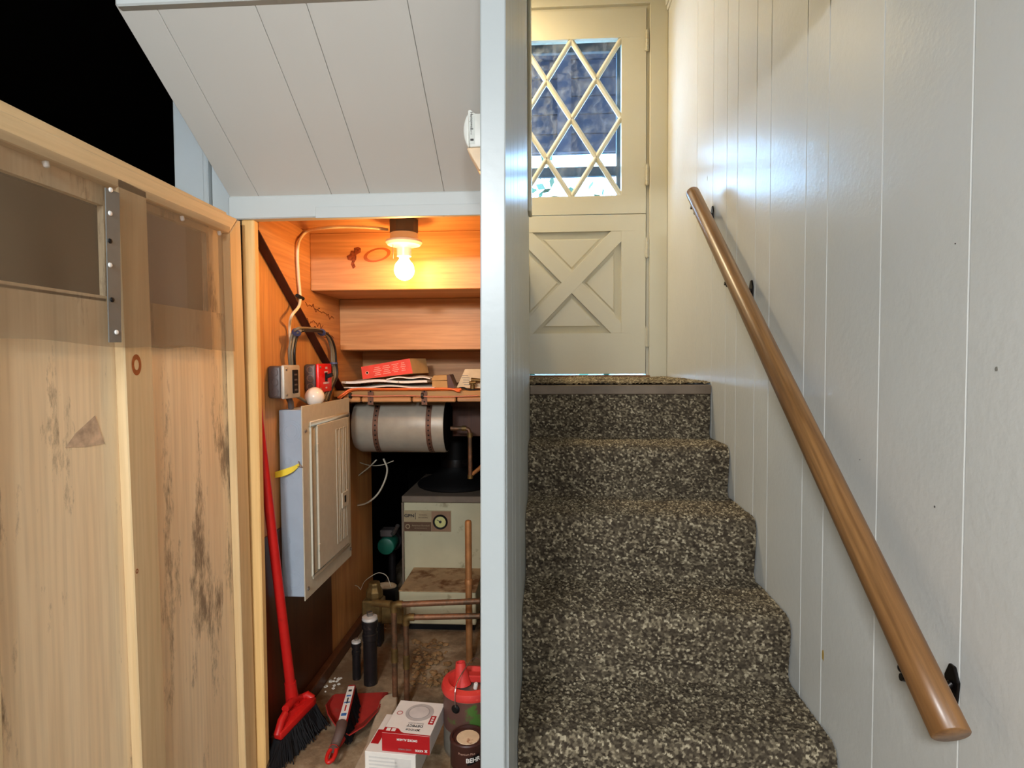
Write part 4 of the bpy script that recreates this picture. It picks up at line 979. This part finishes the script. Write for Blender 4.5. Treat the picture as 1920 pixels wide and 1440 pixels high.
# pale loose wires
def wire(pts,Y,r,lab,m_='wirewhite'):
    MB().tube(cr([at(x,y,Y=Y) for x,y in pts],6),r,6).build('loose_wire',M[m_],None,smooth=60,label=lab,cat='wire',group='loose wires')
wire([(640,948),(680,946),(705,930),(720,905),(726,880),(719,860)],2.40,.0042,'pale cable hanging in a long curve under the tank')
wire([(650,912),(672,892),(692,876),(706,862)],2.42,.003,'thin pale cable slanting up to the tank')
wire([(662,862),(690,872),(715,872),(738,864)],2.44,.002,'thin wire sagging just beneath the tank')
wire([(622,1085),(650,1098),(668,1098),(677,1106)],2.35,.0016,'thin grey wire crossing the plywood edge')
wire([(677,1104),(684,1090),(700,1078),(712,1074),(725,1080),(733,1100)],2.40,.0016,'thin grey wire arching over the brass valve')
wire([(708,1170),(722,1178),(736,1182),(750,1182)],2.36,.0018,'short pale wire near the boiler base')

# ------------------------------------------------------------------ broom
bt=at(548,1312,Y=1.66); tpv=at(477,726,X=XW+.0145)
dirn=(tpv-bt).normalized(); tpe=tpv+dirn*.02
br=thing('broom','red broom leaning against the closet wall','broom',(bt.x,bt.y,0))
MB().tube([bt-dirn*.02,bt+dirn*.3,tpe],[.0145,.0135,.0125],14).build('handle',M['red'],br,smooth=60)
MB().tube([bt-dirn*.03,bt+dirn*.06],[.020,.0165],14).build('ferrule',M['red'],br,smooth=60)
# head : angled triangular red block, wide towards the room
A_,B_=at(517,1392,Y=1.50),at(588,1318,Y=1.62)
A_=at(520,1388,Y=1.555); B_=at(587,1318,Y=1.70)
T1=at(535,1338,Y=1.60); T2=at(566,1308,Y=1.70)
up_=Vector((0,0,.022)); ac=(B_-A_).normalized(); sd_=ac.cross(Vector((0,0,1))).normalized()*.014
hd=MB()
hd.hexa([A_-sd_,A_+sd_,B_+sd_,B_-sd_,A_-sd_+up_,A_+sd_+up_,B_+sd_+up_,B_-sd_+up_]).build('head_block',M['red'],br,.005,smooth=40,seg=2)
for (p,q_) in ((A_,T1),(B_,T2),(T1,T2)):
    MB().tube([p+up_*.6,(p+q_)/2+up_*.8,q_],.011,8).build('head_brace',M['red'],br,smooth=60)
MB().prism([A_+up_*.7,T1,T2,B_+up_*.7],Vector((.006,.006,0))).build('head_web',M['red'],br,.002)
bm_=MB(); rng=np.random.RandomState(3)
for i in range(1500):
    u=rng.rand(); s_=rng.rand()-.5; p=A_+(B_-A_)*u+sd_*s_*1.8; L=p.z*.98-.004
    spread=(u-.5)*.05; e=Vector((p.x+spread*ac.x+.018+rng.normal(0,.010),p.y+spread*ac.y-.022+rng.normal(0,.010),.003+rng.rand()*.012))
    dv=Vector((.0011,.0006,0)); bm_.add([p-dv,p+dv,e+dv*1.3,e-dv*1.3],[(0,1,2,3)])
C_=lambda p,s_: p+sd_*s_
bm_.hexa([A_-sd_*.8,A_+sd_*.8,B_+sd_*.8,B_-sd_*.8][::1]+[Vector((v.x,v.y,v.z+.002)) for v in (A_-sd_*.8,A_+sd_*.8,B_+sd_*.8,B_-sd_*.8)])
lowA,lowB=Vector((A_.x+.012,A_.y-.03,.006)),Vector((B_.x+.022,B_.y-.012,.006))
bm_.hexa([lowA-sd_*1.2,lowA+sd_*1.2,lowB+sd_*1.2,lowB-sd_*1.2,A_-sd_*.8,A_+sd_*.8,B_+sd_*.8,B_-sd_*.8])
bm_.build('bristles',M['bristle'],br,kind='stuff')

# ------------------------------------------------------------------ dustpan and hand brush
def fl(px,py,z=0): return at(px,py,Z=z)
dp=thing('dustpan','dusty dark red dustpan on the closet floor','dustpan',tuple(fl(665,1345)))
mouth=[fl(628,1303,.004),fl(728,1299,.004)]
out=[fl(610,1322,.03),fl(614,1340,.036),fl(633,1368,.040),fl(640,1376,.042),fl(655,1380,.042),fl(684,1362,.040),fl(708,1335,.032),fl(720,1299,.006)]
base=[fl(628,1303,.004),fl(617,1326,.004),fl(621,1345,.004),fl(637,1372,.004),fl(650,1375,.004),fl(682,1355,.004),fl(708,1330,.004),fl(728,1299,.004)]
rim=[fl(628,1301,.006)]+out[0:0]
rim=[fl(622,1305,.008),out[0],out[1],out[2],out[4],out[5],out[6],out[7]]
n=len(base); V=[p for p in base]+[p for p in rim]+[p+Vector((0,0,-.003)) for p in base]
F=[tuple(range(n))]+[(i,i+1,n+i+1,n+i) for i in range(n-1)]
pn=MB().add(V[:2*n],F).build('pan',M['redpan'],dp)
sm=pn.modifiers.new('thick','SOLIDIFY'); sm.thickness=.003
MB().tube([fl(645,1378,.030),fl(630,1402,.022),fl(622,1425,.016)],[.013,.010,.009],8).build('handle',M['redpan'],dp,smooth=60)
hb_=thing('hand_brush','red hand brush with paper label lying across the dustpan','brush',tuple(fl(640,1370)))
ha,hm,hb2=fl(660,1296,.075),fl(640,1372,.072),fl(617,1424,.030)
ha=at(660,1290,Z=.07); hm=at(640,1366,Z=.07); hb2=at(618,1424,Z=.045)
t_=(ha-hm).normalized(); s_=t_.cross(Vector((0,0,1))).normalized()*.0165; upv=Vector((0,0,.012))
MB().hexa([hm-s_*.9,hm+s_*.9,ha+s_*.8,ha-s_*.8,hm-s_*.8+upv,hm+s_*.8+upv,ha+s_*.7+upv,ha-s_*.7+upv]).build('head_block',M['red'],hb_,.004,smooth=40,seg=2)
la,lm=hm+(ha-hm)*.08+upv*1.05,ha-(ha-hm)*.06+upv*1.05
lb=MB().prism([la-s_*.66,la+s_*.66,lm+s_*.6,lm-s_*.6],(0,0,.0006)).build('paper_label',M['white'],hb_)
for k,(u,m_,wd,ln) in enumerate(((.16,'bluelabel',.45,.012),(.34,'red',.12,.03),(.50,'bluelabel',.5,.006),(.55,'darkink',.12,.03),(.70,'bluelabel',.4,.008),(.86,'darkink',.3,.010))):
    c=la+(lm-la)*u+Vector((0,0,.0009)); MB().obox(c,s_*wd,t_*ln*.5,(0,0,.0003)).build('label_print',M[m_],lb)
MB().tube(cr([hm+t_*.01+upv*.5,hm-t_*.03+upv*.4,(hm+hb2)/2,hb2+(hm-hb2)*.30],4),[.016,.0155,.015,.0145,.014,.0135,.013,.013,.013,.0125,.012,.012,.012][:13],12).build('grip',plain('grey_rubber_grip',(92,70,62),.7),hb_,smooth=60)
# loop end
cL=hb2+(hm-hb2)*.15; rg=[]
tl=(hm-hb2).normalized(); sl_=tl.cross(Vector((0,0,1))).normalized()
for i in range(25): g=2*math.pi*i/24; rg.append(cL+tl*math.cos(g)*.023+sl_*math.sin(g)*.0105)
MB().tube(rg,.0055,8,caps=False).build('hanging_loop',M['red'],hb_,smooth=60)
MB().tube([cL+tl*.02,hb2+(hm-hb2)*.36],[.010,.0135],10).build('neck',M['red'],hb_,smooth=60)
bm2=MB()
for i in range(700):
    u=rng.rand(); w2=rng.rand()-.5; p=hm+(ha-hm)*(.08+.92*u)+s_*w2*1.6; e=p+Vector((.012+rng.normal(0,.003),.004+rng.normal(0,.003),-.052-rng.rand()*.008))
    dv=Vector((.001,.0006,0)); bm2.add([p-dv,p+dv,e+dv*1.4,e-dv*1.4],[(0,1,2,3)])
p0,p1=hm+(ha-hm)*.1,ha; dw=Vector((.012,.004,-.05))
bm2.hexa([p0-s_*.7+dw,p0+s_*.7+dw,p1+s_*.7+dw,p1-s_*.7+dw,p0-s_*.7,p0+s_*.7,p1+s_*.7,p1-s_*.7])
bm2.build('bristles',M['bristle'],hb_,kind='stuff')

# wooden paddle
pd=[(736,1306),(746,1309),(744,1328),(728,1362),(712,1400),(700,1440),(690,1470),(655,1470),(672,1430),(686,1402),(696,1370),(706,1340),(713,1318),(722,1309)]
MB().prism([fl(x,y,.012) for x,y in pd],(0,0,.012)).build('wooden_paddle',M['dust'],None,.004,smooth=40,label='grey weathered wooden paddle beside the white boxes',cat='paddle')
MB().prism([fl(x,y,.0005) for x,y in ((724,1325),(734,1325),(720,1362),(708,1362))],(0,0,.0112)).build('spacer',M['dust'],bpy.data.objects['wooden_paddle'])

# ------------------------------------------------------------------ smoke alarm cartons
def carton(name,lab,tl,tr,br_,bl,ztop,zbot,mtop,mside):
    P=[at(x,y,Z=ztop) for x,y in (tl,tr,br_,bl)]
    # keep it a true rectangle
    c=(P[0]+P[1]+P[2]+P[3])/4; r=((P[1]-P[0])+(P[2]-P[3]))/2; f=((P[0]-P[3])+(P[1]-P[2]))/2
    rl=r.length; r.normalize(); f=(f-r*f.dot(r)); fl_=f.length; f.normalize()
    t=thing(name,lab,'box',(c.x,c.y,zbot),'smoke alarm cartons')
    bdy=MB().obox((c.x,c.y,(ztop+zbot)/2),r*rl/2,f*fl_/2,(0,0,(ztop-zbot)/2)).build('carton',mside,t,.0008)
    return t,c,r,f,rl,fl_
t,c,r,f,rl,fw=carton('alarm_carton','lower white carton with small grey print under the red and white one',(716,1338),(806,1345),(785,1418),(694,1409),.072,.0005,M['white'],M['white'])
fc=c-f*(fw/2+.0004)
for j in range(5): 
    o=Vector((fc.x,fc.y,.058-.010*j))-r*rl*.14
    MB().obox(o,r*rl*.28,(0,0,.0022),f*.0003).build('print_line',plain('pale_print',(216,212,207),.6) if j==0 else bpy.data.materials['pale_print'],t)
MB().obox(Vector((fc.x,fc.y,.045))+r*rl*.25,r*rl*.16,(0,0,.015),f*.0003).build('print_block',plain('pale_print_block',(222,217,211),.6),t)
MB().obox(c-r*rl*.40-f*fw*.12+Vector((0,0,.0003)),r*.011,f*.03,(0,0,.0003)).build('red_badge',M['kred'],t)
t,c,r,f,rl,fw=carton('alarm_carton','red and white smoke alarm carton on top of the white carton',(745,1312),(828,1319),(812,1382),(723,1374),.122,.0725,M['white'],M['white'])
topz=Vector((0,0,.0003))
# red front and top band
fc=c-f*(fw/2+.0005)+Vector((0,0,-.02475)); fc.z=.0972
MB().obox(fc,r*rl*.499,(0,0,.0246),f*.0004).build('red_front',M['kred'],t)
bp=[c-f*fw*.499-r*rl*.499,c-f*fw*.499+r*rl*.499,c-f*fw*.475+r*rl*.499,c-f*fw*.465-r*rl*.05,c-f*fw*.44-r*rl*.12,c-f*fw*.36-r*rl*.20,c-f*fw*.34-r*rl*.30,c-f*fw*.34-r*rl*.499]
MB().prism([p+topz*.5 for p in bp],(0,0,.0004)).build('red_band',M['kred'],t)
for k in (0,1): MB().obox(c-f*fw*.40-r*rl*(.40-.11*k)+topz*2.5,r*.0055,f*.006,(0,0,.0002)).build('icon',M['white'],t)
# printed picture of the round alarm
ac_=c+f*fw*.16+r*rl*.06
dsc=MB().lathe([(.040,0),(.040,.0004)],ac_+topz*.6,(0,0,1),36).build('printed_alarm',plain('print_grey',(188,182,178),.5),t)
MB().lathe([(.028,.0005),(.028,.0008)],ac_+topz*.6-r*.002,(0,0,1),32).build('printed_dome',plain('print_light',(212,206,202),.5),dsc)
MB().lathe([(.030,.0003),(.030,.0006),(.0285,.0006),(.0285,.0003)],ac_+topz*.6-r*.002,(0,0,1),32,caps=False).build('printed_ring',M['greyink'],dsc)
MB().lathe([(.0085,0),(.0085,.0005),(.0068,.0005),(.0068,0)],c-r*rl*.36+f*fw*.10+topz,(0,0,1),20,caps=False).build('printed_circle',M['kred'],t)
MB().obox(c+r*rl*.40-f*fw*.04+topz*1.2,r*.0075,f*.019,(0,0,.0003)).build('red_badge',M['kred'],t)
for k in range(3): MB().obox(c+r*rl*.40-f*fw*.04+f*(.010-.010*k)+topz*2.4,r*.0035,f*.003,(0,0,.0002)).build('badge_print',M['white'],t)
R_r,U_=-r,-f
text('KIDDE',.0105,M['darkink'],t,c-f*fw*.36+r*rl*.06+topz*2,R_r,U_)
MB().obox(c-f*fw*.36+r*rl*.21+topz*2,(r+f).normalized()*.0055,(r-f).normalized()*.0012,(0,0,.0002)).build('logo_stroke',M['darkink'],t)
MB().obox(c-f*fw*.36+r*rl*.21+topz*2,(r-f).normalized()*.0055,(r+f).normalized()*.0012,(0,0,.0002)).build('logo_stroke',M['darkink'],t)
text('DETECT',.0125,M['darkink'],t,c-f*fw*.245+r*rl*.10+topz*2,R_r,U_,bold=.0002)
text('SMOKE ALARM',.0065,M['greyink'],t,c-f*fw*.175+r*rl*.10+topz*2,R_r,U_)
fz=lambda z,s_: Vector((fc.x,fc.y,z))+r*rl*s_-f*.0008
text('SMOKE ALARM',.0085,M['white'],t,fz(.108,.03),R_r,(0,0,-1),bold=.0002)
text('HARD WIRED',.0058,M['greyink'],t,fz(.082,-.02),R_r,(0,0,-1))
text('KIDDE',.0075,M['white'],t,fz(.082,.28),R_r,(0,0,-1),bold=.0002)
MB().obox(fz(.082,.42),(r+Vector((0,0,1))).normalized()*.0045,(r-Vector((0,0,1))).normalized()*.0011,f*.0002).build('logo_stroke',M['white'],t)
MB().obox(fz(.082,.42),(r-Vector((0,0,1))).normalized()*.0045,(r+Vector((0,0,1))).normalized()*.0011,f*.0002).build('logo_stroke',M['white'],t)

# ------------------------------------------------------------------ paint cans
gcx=at(881,1285,Z=.19); GX,GY=gcx.x,gcx.y+.024; GR=.0795
GX=min(GX,XP-.006-GR)
pc_=thing('paint_can','gallon paint can with camouflage label and red pouring lid','paint can',(GX,GY,0))
MB().lathe([(GR-.002,0),(GR,.002),(GR,.06),(GR,.172),(GR+.002,.176),(GR,.180),(GR-.006,.180)],(GX,GY,0),n=40).build('can_body',M['cansteel'],pc_,smooth=35)
MB().lathe([(GR+.0006,.075),(GR+.0006,.168)],(GX,GY,0),n=40).build('label_band',M['canlabel'],pc_,smooth=35)
MB().lathe([(GR+.0005,.012),(GR+.0005,.074)],(GX,GY,0),n=40).build('label_band',plain('grey_can_label',(120,114,104),.5),pc_,smooth=35)
ld=MB().lathe([(GR+.004,.172),(GR+.006,.180),(GR+.002,.192),(GR-.014,.198),(GR-.022,.190),(.045,.180),(.02,.176)],(GX,GY,0),n=40).build('pouring_lid',M['redlid'],pc_,smooth=35)
sp=at(864,1250,Y=GY-.01)
MB().lathe([(.026,0),(.021,.022),(.0145,.056),(.0135,.062),(.0105,.062),(.011,.04)],(sp.x+.004,GY-.01,.185),(-.10,.1,1),20).build('spout',M['redlid'],ld,smooth=40)
MB().obox((sp.x+.03,GY+.01,.196),(.034,.01,-.006),(-.004,.014,0),(.003,0,.010)).build('funnel_web',M['redlid'],ld,.003)
MB().lathe([(.006,0),(.006,.014),(.004,.017)],(GX+.018,GY-.045,.194),(.2,-.1,1),12).build('white_plug',M['whitepl'],ld,smooth=40)
kb=at(855,1328,Y=GY-GR*.93)
MB().lathe([(.011,0),(.012,.004),(.008,.008)],(kb.x,GY-GR*.95,kb.z),(-.3,-1,0),16).build('bail_ear',M['black'],pc_,smooth=40)
MB().tube(cr([(kb.x,GY-GR*1.03,kb.z),(kb.x-.001,GY-GR*1.02,kb.z+.05),(kb.x+.006,GY-.05,.225),(sp.x+.03,GY+.03,.24),(GX+.02,GY+.07,.215)],5),.0014,6).build('bail_wire',M['steel'],pc_)
qc=at(877,1378,Z=.118); QR=.0465; QX=min(qc.x,XP-.004-QR); QY=qc.y
qt=thing('paint_tin','small brown quart paint tin with crusted lid','paint can',(QX,QY,0))
MB().lathe([(QR-.002,0),(QR,.002),(QR,.108),(QR+.0015,.111),(QR+.0015,.115),(QR-.001,.118),(QR-.005,.118),(QR-.006,.112),(QR-.010,.112),(QR-.011,.105)],(QX,QY,0),n=36).build('can_body',M['canbrown'],qt,smooth=35)
MB().lathe([(QR-.0105,.109),(QR-.0105,.1125),(.004,.1125)],(QX,QY,0),n=32).build('lid',M['canbrown'],qt,smooth=35)
MB().lathe([(.031,.1125),(.030,.114),(.006,.1145)],(QX+.001,QY-.002,0),n=20).build('dried_paint',M['dirtywhite'],qt,smooth=35)
MB().lathe([(QR+.0006,.004),(QR+.0006,.048)],(QX,QY,0),n=36).build('label_band',plain('olive_label',(104,96,70),.5),qt,smooth=35)
# BEHR badge, bent around the tin
def oncan(body,size,ang,z,m_,name='lettering',bold=0):
    o=text(body,size,m_,qt,(QX,QY,0),(1,0,0),(0,0,1),name=name,bold=bold)
    for v in o.data.vertices:
        g=math.radians(ang)+v.co.x/QR; rr_=QR+.0012-(v.co.y)
        v.co=Vector((math.sin(g)*rr_,-math.cos(g)*rr_,v.co.z+z))
    return o
V=[];F=[]
for i in range(9):
    g=math.radians(6+i*5.0); 
    for z in (.066+.0009*i,.086+.0009*i): V.append((QX+math.sin(g)*(QR+.0009),QY-math.cos(g)*(QR+.0009),z))
for i in range(8): F.append((2*i,2*i+2,2*i+3,2*i+1))
MB().add(V,F).build('badge',M['black'],qt)
oncan('BEHR',.016,25,.0795,M['white'],bold=.0004)
oncan('Premium Plus',.008,4,.0965,plain('pale_brown_print',(190,150,130),.5))
cpx=at(891,1437,Z=.012)
MB().lathe([(.012,0),(.012,.014),(.010,.018),(.003,.019)],(min(cpx.x,XP-.016),cpx.y-.03,F0*0+.0005),n=16).build('bottle_cap',M['whitepl'],None,smooth=40,label='small white plastic cap in front of the brown tin',cat='cap')

# ------------------------------------------------------------------ floor debris
rng=random.Random(5)
for i in range(40):
    px=rng.gauss(614,10); py=rng.gauss(1276,10)
    p=fl(px,py); 
    if p.x<XW+.036: continue
    a=rng.random()*6; s_=rng.uniform(.003,.008)
    pts=[(p.x+s_*math.cos(a+g)*rng.uniform(.6,1.3),p.y+s_*math.sin(a+g)*rng.uniform(.6,1.3),.0005) for g in (0,1.5,3.1,4.6)]
    MB().prism(pts,(0,0,.0025)).build('paint_chip',M['chip'],None,label='small white paint chip on the concrete near dustpan',cat='debris',group='white paint chips by the dustpan')
rub=MB()
for i in range(170):
    px=rng.uniform(772,840); py=rng.uniform(1204,1290); p=fl(px,py); s_=rng.choice((.003,.004,.005,.007,.011))
    m=MB().ball((p.x,p.y,s_*.35),s_,6,(rng.uniform(.8,1.4),rng.uniform(.8,1.3),.6))
    for k_ in range(len(m.v)): m.v[k_]=m.v[k_]+Vector((rng.uniform(-1,1),rng.uniform(-1,1),rng.uniform(-.3,.5)))*s_*.2
    zmin=min(v.z for v in m.v); rub.add([v-Vector((0,0,zmin-.0003)) for v in m.v],m.f)
rub.build('mortar_rubble',plain('brown_rubble',(140,108,72),.9,0,.2,.3,60),None,label='brown mortar crumbs scattered on the floor before the boiler',cat='rubble',kind='stuff')

# ------------------------------------------------------------------ alarm on the partition side, room lamps, one an added fill
dz0=at(885,275,Y=1.24).z; dz1=at(885,207,Y=1.24).z; dzl=at(893,318,Y=1.24).z
YA=1.24; xa=XP; xo=at(868,250,Y=YA).x
de=thing('wall_night_light','white plastic wall unit with label and amber lower lens on the partition','wall light',(xa-.02,YA,dzl))
x_=lambda px: at(px,250,Y=YA).x
body=[(x_(877),dz1+.001),(x_(882),dz1+.003),(x_(891),dz1-.006),(xa-.0005,dz1-.006),(xa-.0005,dz0+.0),(x_(880),dz0-.001)]
MB().prism([(a,YA,b) for a,b in body],(0,.07,0)).build('housing',M['whitepl'],de,.003,smooth=40,seg=2)
dome=[]
for i in range(11):
    g=i/10; zz=dz1-.002+(dz0-dz1+.003)*g; dome.append((x_(878)-(x_(878)-xo)*math.sin(math.pi*g)**.7,zz))
MB().prism([(a,YA+.006,b) for a,b in dome],(0,.058,0)).build('side_dome',M['whitepl'],de,.002,smooth=50)
MB().prism([(x_(874),YA+.004,dz0-.001),(x_(894),YA+.004,dz0+.001),(xa-.001,YA+.004,dz0),(xa-.001,YA+.004,dzl),(x_(897),YA+.004,dzl)],(0,.06,0)).build('lower_lens',plain('amber_lens',(236,206,168),.25),de,.002,smooth=40)
MB().box(x_(880),YA-.0006,dz0+.006,x_(890),YA+.0002,dz1-.012).build('label_plate',plain('label_plate',(206,208,200),.4),de)
text('Honeywell',.0085,M['darkink'],de,((x_(884.5)),YA-.0008,dz1-.022),(0,0,-1),(1,0,0))
text('alarm',.0065,M['greyink'],de,((x_(884)),YA-.0008,(dz0+dz1)/2-.006),(0,0,-1),(1,0,0))
MB().box(x_(882),YA-.0012,dz0+.012,x_(888),YA-.0004,dz0+.016).build('mark',M['darkink'],de)
rl_=thing('room_light_and_fill','flush square ceiling light behind the camera','lamp',(-.5,-.95,1.9))
MB().box(-.70,-1.15,1.845,-.30,-.75,1.9).build('housing',M['whitepl'],rl_,.004)
rl2=thing('room_light_and_fill','added fill light with made-up square housing nearer the right wall behind the camera','lamp',(.3,-1.95,1.9))
MB().box(.10,-2.15,1.845,.50,-1.75,1.9).build('housing',M['whitepl'],rl2,.004)  # housing made up to go with the added fill lamp
ll_=thing('landing_light','round flush ceiling light over the landing','lamp',(-.5,2.86,TOP))
MB().lathe([(.15,TOP),(.15,3.09),(.13,3.07)],(-.5,2.86,0),n=24).build('housing',M['whitepl'],ll_,smooth=40)
